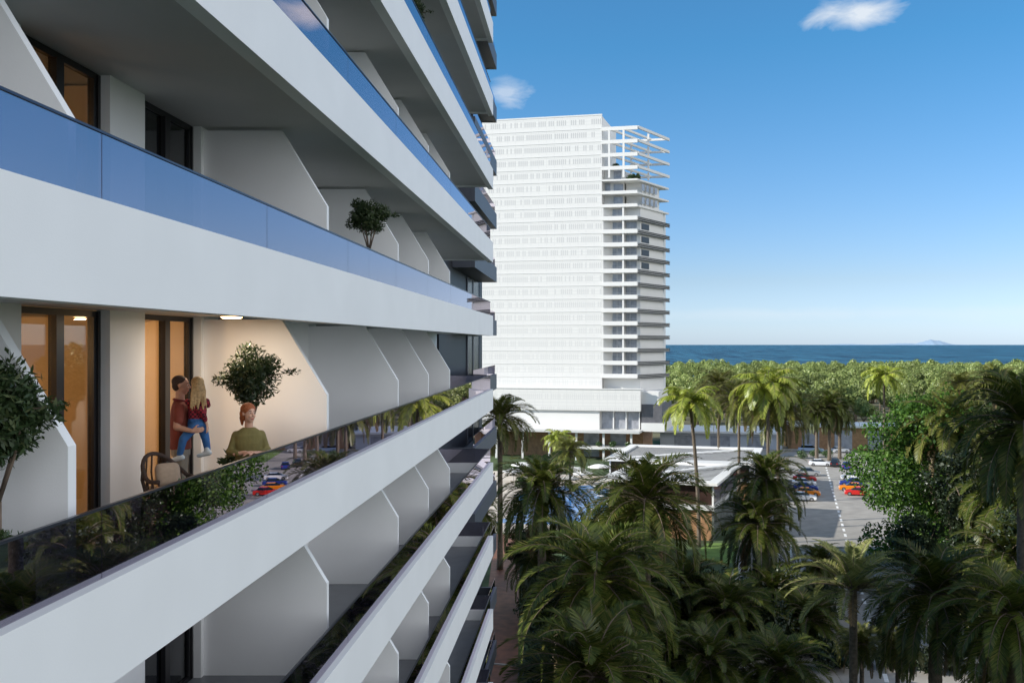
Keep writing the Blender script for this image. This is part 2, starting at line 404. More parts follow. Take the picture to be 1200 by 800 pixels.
def palm_crown(name, nf, length, droop, width, npair, leafl, mats, up0=1.35, low=-.5, sag=.35, flat=1.0, leafw=.045, curl=1.0, dead=0):
    P = []; A = []; B = []; MI = []; st = MB()
    for i in range(nf):
        f = i / max(1, nf - 1)
        az = i * 2.39996 + random.uniform(-.25, .25)
        el = up0 + (low - up0) * f ** .85 + random.uniform(-.12, .12)
        Lf = length * random.uniform(.85, 1.08) * (1 - .22 * (1 - f) ** 3)
        h = np.array([math.cos(az), math.sin(az), 0]); side = np.array([-math.sin(az), math.cos(az), 0])
        k = npair; p = np.zeros(3); e = el; pts = [p.copy()]; dirs = []
        twist = random.uniform(-.35, .35)
        for j in range(k):
            d = h * math.cos(e) + np.array([0, 0, math.sin(e)]); dirs.append(d)
            p = p + d * Lf / k; pts.append(p.copy())
            e -= droop / k * (.35 + 1.5 * (j / k)) * (1.0 if e > -1.45 else .1)
        pts = np.array(pts); dirs = np.array(dirs)
        st.tube([tuple(q) for q in pts[::4]], [.035 * (1 - .85 * q / (len(pts[::4]))) * length / 4.5 for q in range(len(pts[::4]))], 4)
        t = (np.arange(k) + .5) / k
        mask = t > .1
        prof = np.clip(np.sin(np.pi * np.clip((t - .05) / 1.0, 0, 1) ** .7) ** .6, .15, 1) * leafl
        for sgn in (-1, 1):
            nrm = np.cross(dirs, np.broadcast_to(side, dirs.shape)) * -1
            nrm = norm(nrm) * -1; nrm[nrm[:, 2] < 0] *= -1
            ang = 0.75 - .35 * t + RNG.uniform(-.12, .12, k)
            vee = (.45 * flat + RNG.uniform(-.15, .15, k) + twist * sgn)
            sv = side * sgn
            ld = norm(dirs * np.sin(np.pi / 2 - ang - .35)[:, None] * 1.0 + (sv[None] * np.cos(vee)[:, None] + nrm * np.sin(vee)[:, None]) * np.cos(np.pi / 2 - ang - .35)[:, None])
            ld = norm(ld + np.array([0, 0, -sag])[None] * RNG.uniform(.5, 1.3, k)[:, None])
            half = ld * (prof / 2)[:, None]
            c = (pts[:-1] + pts[1:]) / 2 + half
            wv = norm(np.cross(ld, nrm) + 1e-4) * (leafw * width)
            P.append(c[mask]); A.append(half[mask]); B.append(wv[mask])
            MI.append(np.full(mask.sum(), 1 if f > 1 - dead else 0))
    me = quads(name, np.concatenate(P), np.concatenate(A), np.concatenate(B), mats, np.concatenate(MI))
    return me, st.mesh('frond_stem', M['bark'])

def palm_trunk(h, r0, r1, lean=0, n=14, rings=26):
    b = MB(); pts = []; rad = []
    for i in range(rings + 1):
        t = i / rings; pts.append((lean * t * t, 0, h * t))
        rad.append((r0 + (r1 - r0) * t) * (1.25 - .25 * min(1, t * 8)) * (1 + (.05 if i % 2 else -.03)))
    b.tube(pts, rad, n); return b.mesh('trunk', M['palmbark'], True)

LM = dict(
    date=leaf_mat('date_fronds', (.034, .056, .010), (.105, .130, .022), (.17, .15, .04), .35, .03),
    olive=leaf_mat('olive_fronds', (.075, .095, .020), (.19, .20, .045), (.27, .24, .07), .38, .03),
    young_lit=leaf_mat('young_lit_fronds', (.12, .14, .04), (.26, .27, .09), (.34, .31, .13), .4, .03),  # frond colour lightened to stand in for sunlight on the palm
    lime=leaf_mat('lime_fronds', (.18, .23, .03), (.36, .41, .06), (.46, .44, .11), .42, .04),
    dead=leaf_mat('dry_fronds', (.14, .10, .05), (.20, .14, .07), None, .3, .02),
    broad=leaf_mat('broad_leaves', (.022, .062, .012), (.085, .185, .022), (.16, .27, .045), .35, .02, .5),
    shade=leaf_mat('shade_dark_leaves', (.012, .022, .009), (.026, .040, .014), None, .2, .04),  # leaf colour darkened to carry the deep shade of the planting
    pine=leaf_mat('pine_needles', (.10, .145, .040), (.25, .30, .095), (.36, .39, .16), .2, .02),
    potleaf=leaf_mat('olive_tree_leaves', (.020, .040, .015), (.045, .075, .025), (.10, .12, .05), .22, .04, .45),
    box=leaf_mat('box_leaves', (.035, .07, .02), (.06, .11, .03), (.09, .14, .05), .22, .06),
)
PAL = {}
PAL['date'] = [palm_crown('crown', 66, 4.9, 1.5, .80, 92, .82, [LM['date'], LM['dead']], 1.45, -.75, .28, dead=.05) for _ in range(2)]
PAL['olive'] = [palm_crown('crown', 58, 4.8, 1.5, .85, 88, .82, [LM['olive'], LM['dead']], 1.4, -.5, .3, dead=.06) for _ in range(2)]
PAL['lime'] = [palm_crown('crown', 30, 4.4, 1.75, 1.7, 46, .95, [LM['lime'], LM['dead']], 1.25, -.35, .75, .5) for _ in range(2)]
PAL['young_lit'] = [palm_crown('crown', 36, 4.9, 1.15, .8, 88, .75, [LM['young_lit'], LM['dead']], 1.5, .05, .2, dead=.04) for _ in range(1)]

def palm(kind, px, py, dia, Y, label, lean=0, rz=None, thick=.26, var=0, group=None):
    X, Z = at(px, py, Y); sc = dia * Y / F / 7.0
    h = Z - GZ - .1
    r = empty('palm_tree', (X - lean, Y, GZ)); tag(r, label, 'palm tree', group)
    crown, stem = PAL[kind][var % len(PAL[kind])]
    c = link('crown', crown, r); c.location = (lean, 0, h); c.scale = (sc, sc, sc); c.rotation_euler = (0, 0, random.uniform(0, 6.28) if rz is None else rz)
    s = link('frond_stem', stem, c)
    t = link('trunk', palm_trunk(h + .1, thick * 1.25, thick, lean), r)
    return r

def leaf_crown(name, lobes, nleaf, size, m, aspect=.45, shell=.55, droop=0.0, tang=0.0):
    """lobes: (centre, radii); leaves spread through each lobe's outer shell"""
    vols = np.array([l[1][0] * l[1][1] * l[1][2] for l in lobes]) ** .7; vols /= vols.sum()
    P = []; A = []; B = []
    for (c, r), v in zip(lobes, vols):
        n = max(8, int(nleaf * v)); u = unit(n)
        rad = (shell + (1 - shell) * RNG.random(n) ** .6) * (1 + .10 * np.sin(u[:, 0] * 7 + c[0]) * np.cos(u[:, 2] * 6 + c[1]))
        p = np.array(c) + u * np.array(r) * rad[:, None]
        a = norm(u * .55 + unit(n) * .9 + np.array([0, 0, -droop])); b = norm(np.cross(a, u + unit(n) * .55))
        if tang:
            nn = norm(u + unit(n) * tang); a = norm(np.cross(nn, unit(n))); b = np.cross(nn, a)
        s = size * RNG.uniform(.6, 1.25, n)[:, None] / 2
        P.append(p); A.append(a * s); B.append(b * s * aspect)
    return quads(name, np.concatenate(P), np.concatenate(A), np.concatenate(B), m)
def rand_lobes(n, R_, rz, rl, seed, flat=0):
    g = np.random.default_rng(seed); L_ = []
    for i in range(n):
        u = g.normal(size=3); u /= np.linalg.norm(u); k = g.uniform(.35, .8)
        if flat and u[2] < 0: u[2] *= .35
        q = g.uniform(.7, 1.25) * rl
        L_.append(((u[0] * R_ * k, u[1] * R_ * k, u[2] * rz * k), (q, q * g.uniform(.8, 1.1), q * g.uniform(.7, .95))))
    return L_

def limbs(h, r, tips, base_lean=(0, 0), fork=.55, mt='bark', n=8):
    b = MB(); fx, fy = base_lean
    b.tube([(0, 0, -.05), (fx * .3, fy * .3, h * fork * .5), (fx, fy, h * fork)], [r * 1.25, r, r * .85], n)
    for tx, ty, tz in tips:
        mid = ((fx + tx) / 2 + random.uniform(-.1, .1) * h * .2, (fy + ty) / 2 + random.uniform(-.1, .1) * h * .2, (h * fork + tz) / 2)
        b.tube([(fx, fy, h * fork - r * .4), mid, (tx, ty, tz)], [r * .62, r * .42, r * .12], max(5, n - 2))
    return b.mesh('trunk', M[mt], True)

# ---------------------------------------------------------------- balcony plants
def potted_tree(X, Y, zf, rad, hc, label, seed, trunk_dx=0, squash=1.0, reach=True, vz=1.0):
    r = empty('potted_tree', (X, Y, zf)); tag(r, label, 'potted tree', 'small trees in pots on the balconies')
    lob = [((0, 0, 0), (rad * .80, rad * .80 * squash, rad * .80 * vz))] + [((x, y * squash, z * .95 * vz), (a, b_ * squash, c)) for (x, y, z), (a, b_, c) in rand_lobes(26, rad * .98, rad * .92, rad * .30, seed)]
    if reach: lob.append(((rad * 1.12, -.05, rad * .10), (rad * .28, rad * .12, rad * .10)))
    me = leaf_crown('crown', lob, 5600, .082, LM['potleaf'], .30, .30)
    c = link('crown', me, r); c.location = (trunk_dx, 0, hc)
    tips = [(trunk_dx + rad * .5 * math.cos(k * 1.05), rad * .5 * squash * math.sin(k * 1.05), hc + rad * random.uniform(.0, .3)) for k in range(6)]
    if reach:
        tw_ = MB(); tw_.tube([(trunk_dx + rad * .4, -.02, hc), (trunk_dx + rad * .9, -.05, hc + rad * .06), (trunk_dx + rad * 1.3, -.05, hc + rad * .12)], [.008, .005, .002], 5); tw_.build('twig', M['bark'], r)
    t = link('trunk', limbs(hc, .028, tips, (trunk_dx * .8, 0), .62), r)
    b = MB(); b.loft([((0, 0, 0), .17, .17, 0), ((0, 0, .36), .22, .22, 0), ((0, 0, .40), .22, .22, 0)], 18); b.build('pot', M['pot'], r)
    return r
FB, FA = top(-1) - .395, top(0) - .395
potted_tree(-4.33, 6.93, FB, .40, 1.78, 'dark leafy potted tree in the left corner beside the glass door', 11, 0, .95, True, 1.3)
potted_tree(-4.88, 13.75, FB, .54, 1.80, 'round potted tree behind the woman on the family balcony', 12)
potted_tree(-4.34, 18.9, FA, .47, 1.80, 'dark round potted tree alone on the balcony above', 13)
potted_tree(-4.35, 23.6, top(2) - .395, .42, 1.55, 'small potted tree peeking over a high balcony rail near the top edge', 14)
def shrub(X, Y, zf, rad, h, label, seed, size=.07, m='box', n=1500, pot=True, name='potted_shrub', asp=.5):
    r = empty(name, (X, Y, zf)); tag(r, label, 'shrub')
    zc = h
    me = leaf_crown('foliage', [((0, 0, 0), (rad, rad, rad * .9))] + rand_lobes(7, rad * .8, rad * .8, rad * .45, seed), n, size, LM[m], asp, .4)
    c = link('foliage', me, r); c.location = (0, 0, zc)
    b = MB(); b.tube([(0, 0, .3), (0, 0, zc)], .02, 6); b.build('stem', M['bark'], r)
    b = MB(); b.box(-.18, .18, -.18, .18, 0, max(.3, zc - rad * .75)); b.build('planter', M['pot'], r, bevel=.01)
shrub(-4.18, 7.02 - .35, FB, .20, .78, 'round clipped box shrub at the foot of the left balcony tree', 21, .045)
shrub(-4.35, 10.25, FB, .22, .62, 'dark round shrub in a tall planter behind the glass rail', 22, .05)
shrub(-4.75, 12.9, FB, .26, .66, 'loose leafy shrub between the man and the woman', 23, .16, 'potleaf', 420, asp=.3)
shrub(-4.20, 12.75, FB, .22, .60, 'spiky green shrub right behind the woman at the rail', 24, .15, 'potleaf', 380, asp=.3)

# wicker chair with cushion
def wicker_chair(X, Y, zf, yaw):
    r = empty('wicker_chair', (X, Y, zf), yaw); tag(r, 'dark brown wicker armchair beside the man on the balcony', 'chair')
    wk = mat('dark_wicker', (.07, .045, .035), .7, noise=.4, nscale=40, bump=.8, bscale=70)
    b = MB(); b.loft([((0, 0, .38), .27, .27, 0), ((0, 0, .44), .29, .29, 0)], 18); b.build('seat', wk, r)
    b = MB()
    for k in range(15):
        t = math.pi * (-.15 + 1.3 * k / 14); x, y = -.30 * math.sin(t), .30 * math.cos(t); hb = .58 + .30 * max(0, math.sin(t)) ** 1.3
        b.tube([(x * .92, y * .92, .42), (x * 1.05, y * 1.05, (hb + .42) / 2), (x, y, hb)], .011, 6)
    b.build('backrest', wk, r)
    b = MB(); pts = []
    for k in range(21):
        t = math.pi * (-.15 + 1.3 * k / 20); pts.append((-.30 * math.sin(t), .30 * math.cos(t), .58 + .30 * max(0, math.sin(t)) ** 1.3))
    b.tube(pts, .026, 8); b.build('armrest', wk, r, True)
    for x, y in ((.2, .2), (.2, -.2), (-.2, .2), (-.2, -.2)):
        b = MB(); b.tube([(x, y, .39), (x * 1.15, y * 1.15, 0)], [.022, .015], 7); b.build('leg', wk, r)
wicker_chair(-5.20, 11.75, FB, R(-25))
def cushion(X, Y, Z, yaw):
    me = bpy.data.meshes.new('cushion'); b = bmesh.new(); bmesh.ops.create_uvsphere(b, u_segments=28, v_segments=16, radius=1)
    for v in b.verts:
        f = lambda q: math.copysign(abs(q) ** .45, q)
        x, y, z = v.co; v.co = (f(x) * .15, f(y) * .15, z * .07 * (1 - .25 * max(abs(f(x)), abs(f(y))) ** 4))
    b.to_mesh(me); b.free(); me.materials.append(mat('cream_linen', (.50, .38, .28), .9, noise=.08, nscale=20, bump=.2, bscale=80))
    me.polygons.foreach_set('use_smooth', [True] * len(me.polygons))
    o = link('cushion', me); o.location = (X, Y, Z); o.rotation_euler = (R(72), 0, yaw); tag(o, 'cream linen cushion leaning in the wicker armchair', 'cushion')
cushion(-5.22, 11.76, FB + .63, R(40))

# ---------------------------------------------------------------- people
def skin_build(mb, name, m, parent, vox=.012, it=4):
    o = mb.build(name, m, parent)
    r = o.modifiers.new('join', 'REMESH'); r.mode = 'VOXEL'; r.voxel_size = vox; r.use_smooth_shade = True
    s = o.modifiers.new('soft', 'SMOOTH'); s.iterations = it; s.factor = .5
    dg_ = bpy.context.evaluated_depsgraph_get(); me = bpy.data.meshes.new_from_object(o.evaluated_get(dg_))
    o.modifiers.clear(); o.data = me
    me.polygons.foreach_set('use_smooth', [True] * len(me.polygons)); return o
def hand(b, wrist, direc, palm_n, s=1.0, curl=.6, thumb=1):
    w_ = Vector(wrist); d = Vector(direc).normalized(); n = Vector(palm_n); n = (n - d * n.dot(d)).normalized(); sd_ = d.cross(n)
    pe = w_ + d * .085 * s
    for k in (-1, -.33, .33, 1): b.cap(w_ + sd_ * k * .016 * s, pe + sd_ * k * .028 * s, .015 * s, .012 * s, 8)
    for k, ln in zip((-1, -.33, .33, 1), (.062, .078, .082, .07)):
        p0 = pe + sd_ * k * .029 * s; a1 = curl * .5; a2 = curl * 1.3
        p1 = p0 + (d * math.cos(a1) + n * math.sin(a1)) * ln * .55 * s; p2 = p1 + (d * math.cos(a2) + n * math.sin(a2)) * ln * .5 * s
        b.cap(p0, p1, .010 * s, .009 * s, 7); b.cap(p1, p2, .009 * s, .007 * s, 7)
    t0 = w_ + d * .03 * s + sd_ * thumb * .03 * s; t1 = t0 + (d * .7 + sd_ * thumb * .7 + n * .3).normalized() * .045 * s; t2 = t1 + (d * .9 + n * .4).normalized() * .035 * s
    b.cap(t0, t1, .013 * s, .011 * s, 7); b.cap(t1, t2, .011 * s, .008 * s, 7)
def head(b, c, s, yaw, pitch=0):
    """head of height about .23*s looking along yaw (0 = +X)"""
    Mx = Matrix.Rotation(yaw, 3, 'Z') @ Matrix.Rotation(pitch, 3, 'Y'); c = Vector(c)
    q = lambda x, y, z: c + Mx @ (Vector((x, y, z)) * s)
    b.ell(q(-.012, 0, .025), (.098 * s, .076 * s, .092 * s), Mx, 20, 14)
    b.ell(q(.028, 0, -.045), (.062 * s, .060 * s, .075 * s), Mx, 18, 12)
    b.ell(q(.052, 0, -.098), (.026 * s, .030 * s, .020 * s), Mx, 10, 8)
    b.cap(q(.088, 0, .012), q(.108, 0, -.026), .009 * s, .014 * s, 8)
    b.ell(q(.078, .030, -.035), (.02 * s, .02 * s, .02 * s), Mx, 8, 6); b.ell(q(.078, -.030, -.035), (.02 * s, .02 * s, .02 * s), Mx, 8, 6)
    for k in (-1, 1): b.ell(q(-.008, k * .078, -.008), (.018 * s, .010 * s, .030 * s), Mx, 8, 6)
    return q, Mx
skin_m = mat('skin', (.50, .27, .18), .55, noise=.06, nscale=30); skin_f = mat('fair_skin', (.62, .36, .26), .5, noise=.05, nscale=30)
eyew = mat('eye_white', (.75, .72, .68), .3); eyed = mat('iris', (.04, .025, .02), .3); lipm = mat('lips', (.45, .12, .10), .4)
def face(q, Mx, s, parent, lips=True):
    for k in (-1, 1):
        e = MB(); e.ell(q(.076, k * .031, .008), (.0095 * s, .0115 * s, .0055 * s), Mx, 10, 8); o = e.build('eye', eyew, parent, True)
        i = MB(); i.ell(q(.0855, k * .030, .008), (.0045 * s, .0072 * s, .0062 * s), Mx, 8, 6); i.build('iris', eyed, o)
        br = MB(); br.tube([q(.084, k * .014, .030), q(.083, k * .031, .035), q(.068, k * .050, .028)], [.003 * s, .005 * s, .002 * s], 6); br.build('eyebrow', eyed, parent)
    if lips:
        m_ = MB(); m_.tube([q(.066, .032, -.058), q(.083, .014, -.067), q(.087, 0, -.069), q(.083, -.014, -.067), q(.066, -.032, -.058)], [.003 * s, .007 * s, .008 * s, .007 * s, .003 * s], 8); m_.build('mouth', lipm, parent)
        t_ = MB(); t_.tube([q(.075, .020, -.062), q(.0895, 0, -.069), q(.075, -.020, -.062)], [.002 * s, .0045 * s, .002 * s], 6); t_.build('teeth', eyew, parent)

# man: stands facing right, the girl on his right arm
MX, MY = -5.40, 12.55
man = empty('person', (MX, MY, FB)); tag(man, 'man in a rust red polo shirt and beige trousers holding a girl in his arms', 'person')
yaw = R(18)
fw = Vector((math.cos(yaw), math.sin(yaw), 0)); lf = Vector((-math.sin(yaw), math.cos(yaw), 0))
def mp(f, l, z): return fw * f + lf * l + Vector((0, 0, z))
b = MB(); q, Mx = head(b, mp(.01, 0, 1.715), 1.03, yaw, R(4))
b.cap(mp(-.01, 0, 1.48), mp(-.005, 0, 1.63), .062, .058, 12)
RH = mp(.17, -.37, 1.13)
b.cap(mp(0, -.205, 1.42), mp(-.02, -.32, 1.18), .050, .043, 12); b.cap(mp(-.02, -.32, 1.18), RH, .043, .028, 12)
hand(b, RH, mp(.9, .1, .1) , mp(.1, 1, 0), 1.0, .7, 1)
LH = mp(.20, .12, 1.26); b.cap(mp(0, .205, 1.42), mp(.1, .25, 1.18), .050, .043, 12); b.cap(mp(.1, .25, 1.18), LH, .043, .028, 12); hand(b, LH, mp(.5, -.6, .1), mp(-.5, -1, 0), 1.0, .7, -1)
skin_build(b, 'body', skin_m, man, .009, 3); face(q, Mx, 1.03, man)
b = MB(); b.ell(q(-.028, 0, .046), (.100, .084, .085), Mx, 20, 14); b.ell(q(-.055, 0, -.01), (.062, .074, .075), Mx, 18, 12)
skin_build(b, 'hair', mat('short_brown_hair', (.045, .022, .014), .8, noise=.3, nscale=60, bump=.5, bscale=120), man, .008, 2)
shirt = mat('rust_polo', (.20, .040, .025), .85, noise=.10, nscale=14, bump=.25, bscale=25)
b = MB(); b.loft([(mp(0, 0, .86), .135, .185, yaw), (mp(0, 0, 1.0), .130, .175, yaw), (mp(-.005, 0, 1.2), .128, .180, yaw), (mp(0, 0, 1.36), .125, .200, yaw), (mp(-.005, 0, 1.45), .105, .185, yaw), (mp(-.01, 0, 1.51), .075, .095, yaw)], 20)
for k in (-1, 1): b.cap(mp(0, k * .185, 1.43), mp(.0 if k < 0 else .035, k * (.29 if k < 0 else .24), 1.26), .072, .062, 12)
skin_build(b, 'polo_shirt', shirt, man, .013, 3)
b = MB(); b.tube([mp(-.01 + .075 * math.cos(t), .085 * math.sin(t), 1.515 - .012 * math.cos(t)) for t in [k * 2 * math.pi / 16 for k in range(17)]], .016, 8); b.build('collar', mat('collar_red', (.16, .02, .025), .85), man, True)
tro = mat('beige_chinos', (.27, .235, .19), .85, noise=.08, nscale=10, bump=.4, bscale=18)
b = MB(); b.loft([(mp(0, 0, .78), .12, .165, yaw), (mp(0, 0, .95), .125, .17, yaw)], 16)
for k in (-1, 1):
    b.cap(mp(0, k * .09, .86), mp(.015, k * .095, .5), .098, .072, 12); b.cap(mp(.015, k * .095, .5), mp(-.01, k * .10, .12), .072, .058, 12)
skin_build(b, 'trousers', tro, man, .014, 3)
for k in (-1, 1):
    b = MB(); b.cap(mp(-.05, k * .10, .045), mp(.16, k * .115, .035), .045, .038, 12); b.cap(mp(-.03, k * .10, .06), mp(-.01, k * .10, .12), .045, .045, 10); skin_build(b, 'shoe', mat('brown_leather', (.06, .035, .02), .5), man, .012, 2)

# girl held in the man's arms, her back to the right, legs astride his side
GXo, GYo = -5.15, 12.48
girl = empty('person', (GXo, GYo, FB)); tag(girl, 'small girl with long fair hair, red checked jacket and jeans, carried by the man', 'person')
gy = R(122); gf = Vector((math.cos(gy), math.sin(gy), 0)); gl_ = Vector((-math.sin(gy), math.cos(gy), 0))
def gp(f, l, z): return gf * f + gl_ * l + Vector((0, 0, z))
b = MB(); q, Mx = head(b, gp(-.01, 0, 1.715), .88, gy, R(8)); b.cap(gp(-.01, 0, 1.54), gp(-.005, 0, 1.64), .042, .04, 10)
hd = Vector((.145, -.03, 1.19)); b.cap((.12, -.03, 1.26), hd, .022, .019, 8); hand(b, hd, (.1, -.05, -1), (-1, .2, 0), .68, .5, 1)
b.cap(gp(0, 0, 1.5), gp(0, .1, 1.49), .03, .03, 8); b.cap(gp(0, .1, 1.49), (.115, -.09, 1.36), .028, .024, 8); b.cap((.115, -.09, 1.36), (.12, -.03, 1.26), .024, .022, 8); b.cap(gp(0, 0, 1.56), gp(0, 0, 1.46), .04, .03, 8); b.cap(gp(0, 0, 1.5), gp(0, -.1, 1.49), .03, .03, 8); b.cap(gp(0, -.1, 1.49), gp(.1, -.14, 1.44), .028, .024, 8); b.cap(gp(.1, -.14, 1.44), gp(.2, -.13, 1.45), .024, .022, 8)
hd2 = gp(.30, -.12, 1.46); b.cap(gp(.2, -.13, 1.45), hd2, .022, .018, 8); hand(b, hd2, gp(1, .3, 0), (0, 0, -1), .68, .6, -1)
skin_build(b, 'body', skin_f, girl, .008, 3); face(q, Mx, .88, girl)
b = MB(); b.ell(q(-.022, 0, .040), (.098, .084, .085), Mx, 18, 12); b.ell(q(-.07, 0, -.05), (.05, .080, .12), Mx, 16, 12)
for k in range(19):
    a = -1 + 2 * k / 18; e_ = random.uniform(-.03, .05); z_ = -.30 - .09 * random.random()
    b.tube([q(-.075, a * .062, .02), q(-.112 + .02 * abs(a), a * .084, -.10), q(-.112 + .02 * random.random(), a * .098 + e_ * .4, -.22), q(-.10, a * .105 + e_, z_)], [.024, .022, .016, .004], 7)
skin_build(b, 'hair', mat('fair_hair', (.42, .27, .12), .6, noise=.35, nscale=45, bump=.2, bscale=60), girl, .006, 1)
def plaid():
    m = mat('red_check_cloth', (.32, .02, .03), .85); t = m.node_tree; NN = t.nodes; LL = t.links; p = NN['Principled BSDF']
    tcx = NN.new('ShaderNodeTexCoord'); ck = NN.new('ShaderNodeTexChecker'); ck.inputs['Scale'].default_value = 34
    ck.inputs[1].default_value = (.34, .02, .04, 1); ck.inputs[2].default_value = (.05, .008, .02, 1); LL.new(tcx.outputs['Object'], ck.inputs[0]); LL.new(ck.outputs[0], p.inputs['Base Color']); return m
b = MB(); b.loft([(gp(0, 0, 1.27), .095, .115, gy), (gp(-.01, 0, 1.40), .098, .120, gy), (gp(-.005, 0, 1.50), .085, .125, gy), (gp(-.005, 0, 1.56), .05, .06, gy)], 18)
b.cap(gp(0, .115, 1.50), (.115, -.10, 1.36), .045, .040, 10); b.cap((.115, -.10, 1.36), (.122, -.04, 1.26), .040, .034, 10)
b.cap(gp(0, -.115, 1.50), gp(.1, -.15, 1.44), .045, .040, 10); b.cap(gp(.1, -.15, 1.44), gp(.22, -.13, 1.45), .040, .032, 10)
skin_build(b, 'checked_jacket', plaid(), girl, .010, 3)
jean = mat('blue_denim', (.035, .13, .34), .85, noise=.18, nscale=18, bump=.3, bscale=60)
b = MB(); b.loft([(gp(0, 0, 1.13), .085, .11, gy), (gp(-.01, 0, 1.20), .10, .122, gy), (gp(0, 0, 1.29), .092, .112, gy)], 16)
kn = (-.10, -.20, 1.02); an = (-.15, -.19, .82); b.cap((-.0, -.08, 1.18), kn, .070, .054, 12); b.cap(kn, an, .054, .040, 12)
kn2 = (.10, .02, 1.02); an2 = (.13, .02, .86); b.cap((.04, .06, 1.17), kn2, .070, .054, 12); b.cap(kn2, an2, .054, .042, 12)
skin_build(b, 'jeans', jean, girl, .010, 3)
sh = mat('pale_trainers', (.62, .68, .70), .6)
for a in ((-.15, -.19, .78), (.13, .0, .82)):
    b = MB(); b.cap((a[0] + .03, a[1], a[2]), (a[0] - .10, a[1] - .02, a[2] - .035), .038, .030, 10); b.cap((a[0], a[1], a[2] + .05), a, .036, .038, 10); skin_build(b, 'shoe', sh, girl, .009, 2)

# woman leaning at the rail
WX, WY = -4.24, 11.85
wo = empty('person', (WX, WY, FB)); tag(wo, 'smiling woman with tied red hair and olive green sweater leaning at the balcony rail', 'person')
wy = R(-68); wf_ = Vector((math.cos(wy), math.sin(wy), 0)); wl_ = Vector((-math.sin(wy), math.cos(wy), 0))
def wp(f, l, z): return wf_ * f + wl_ * l + Vector((0, 0, z))
hy = R(-38)
b = MB(); q, Mx = head(b, wp(.05, .0, 1.40), .98, hy, R(3)); b.cap(wp(.0, 0, 1.19), wp(.03, 0, 1.32), .052, .048, 12)
hr_ = wp(.22, -.05, .925); hl_ = wp(.23, .06, .915)
b.cap(wp(.15, -.16, .90), hr_, .028, .024, 10); b.cap(wp(.15, .17, .90), hl_, .028, .024, 10)
b.cap(wp(.0, 0, 1.22), wp(.01, 0, 1.12), .05, .05, 10)
for k, e2 in ((-1, wp(.15, -.16, .90)), (1, wp(.15, .17, .90))): b.cap(wp(.01, 0, 1.13), wp(0, k * .165, 1.13), .04, .035, 8); b.cap(wp(0, k * .165, 1.13), wp(.02, k * .22, .92), .035, .032, 8); b.cap(wp(.02, k * .22, .92), e2, .032, .028, 8)
hand(b, hr_, wp(.35, 1, .1), (0, 0, -1), .92, .5, -1); hand(b, hl_, wp(.3, -1, 0), (0, 0, -1), .92, .5, 1)
skin_build(b, 'body', skin_f, wo, .008, 3); face(q, Mx, .98, wo)
hm = mat('red_hair', (.34, .095, .028), .6, noise=.35, nscale=50, bump=.6, bscale=100)
b = MB(); b.ell(q(-.024, 0, .042), (.102, .088, .088), Mx, 20, 14); b.ell(q(-.06, 0, -.02), (.064, .086, .09), Mx, 18, 12)
b.tube([q(-.10, -.01, -.01), q(-.125, -.015, -.08), q(-.115, -.02, -.17)], [.034, .036, .012], 10)
skin_build(b, 'hair', hm, wo, .008, 2)
sw = mat('olive_sweater', (.16, .135, .045), .9, noise=.15, nscale=9, bump=.5, bscale=16)
b = MB(); b.loft([(wp(0, 0, .74), .12, .165, wy), (wp(.01, 0, .88), .115, .155, wy), (wp(.02, 0, 1.02), .115, .17, wy), (wp(.015, 0, 1.12), .105, .182, wy), (wp(.005, 0, 1.17), .088, .140, wy), (wp(.005, 0, 1.215), .06, .075, wy)], 20)
for k in (-1, 1):
    b.cap(wp(.0, k * .150, 1.125), wp(.02, k * .215, .92), .052, .046, 12); b.cap(wp(.02, k * .225, .92), wp(.17, k * .13, .90), .050, .036, 12)
skin_build(b, 'sweater', sw, wo, .010, 3)
b = MB(); b.loft([(wp(0, 0, .62), .11, .155, wy), (wp(0, 0, .76), .115, .16, wy)], 16)
for k in (-1, 1): b.cap(wp(0, k * .085, .70), wp(.03, k * .085, .40), .088, .062, 12); b.cap(wp(.03, k * .085, .40), wp(-.02, k * .085, .10), .062, .045, 12)
skin_build(b, 'trousers', mat('dark_trousers', (.03, .03, .035), .85), wo, .013, 3)
for k in (-1, 1):
    b = MB(); b.cap(wp(-.04, k * .085, .04), wp(.14, k * .09, .03), .040, .032, 10); b.cap(wp(-.02, k * .085, .05), wp(-.02, k * .085, .11), .04, .04, 10); skin_build(b, 'shoe', mat('white_shoe', (.6, .6, .6), .6), wo, .011, 2)

# ---------------------------------------------------------------- ground, sea, roads
U = Vector((math.cos(R(12.4)), -math.sin(R(12.4)), 0)); V = Vector((math.sin(R(12.4)), math.cos(R(12.4)), 0))
def road(c, s):                        # c metres right of the centre line, s metres along it from Y=72
    o = Vector((23.2, 72, 0)) + V * s + U * c; return o.x, o.y
grass = mat('lawn', (.045, .075, .022), .95, noise=.5, nscale=.25, bump=.5, bscale=9)
soil = mat('pine_floor', (.10, .095, .05), .95, noise=.45, nscale=.12)
asphalt = mat('asphalt', (.28, .265, .24), .85, noise=.16, nscale=.5, bump=.3, bscale=40)
paint = mat('road_paint', (.72, .72, .70), .7, noise=.12, nscale=3)
stone = mat('kerb_stone', (.34, .33, .31), .8, noise=.15, nscale=2)
deckm = mat('deck_wood', (.16, .065, .035), .6, noise=.35, nscale=1.2)
terr = mat('terrace_stone', (.50, .44, .37), .7, noise=.15, nscale=.8)

def sheet(name, poly, z, m):
    b = MB(); n = len(poly); b.add([(x, y, z) for x, y in poly], [tuple(range(n))]); return struct(b.build(name, m))
struct(MB().add([(-900, -150, GZ), (1400, -150, GZ), (1400, 250, GZ), (-900, 250, GZ)], [(0, 1, 2, 3)]).add([(-900, 250, GZ), (1400, 250, GZ), (1400, 705, GZ), (-900, 705, GZ)], [(0, 1, 2, 3)], 1).build('ground', [grass, soil]))

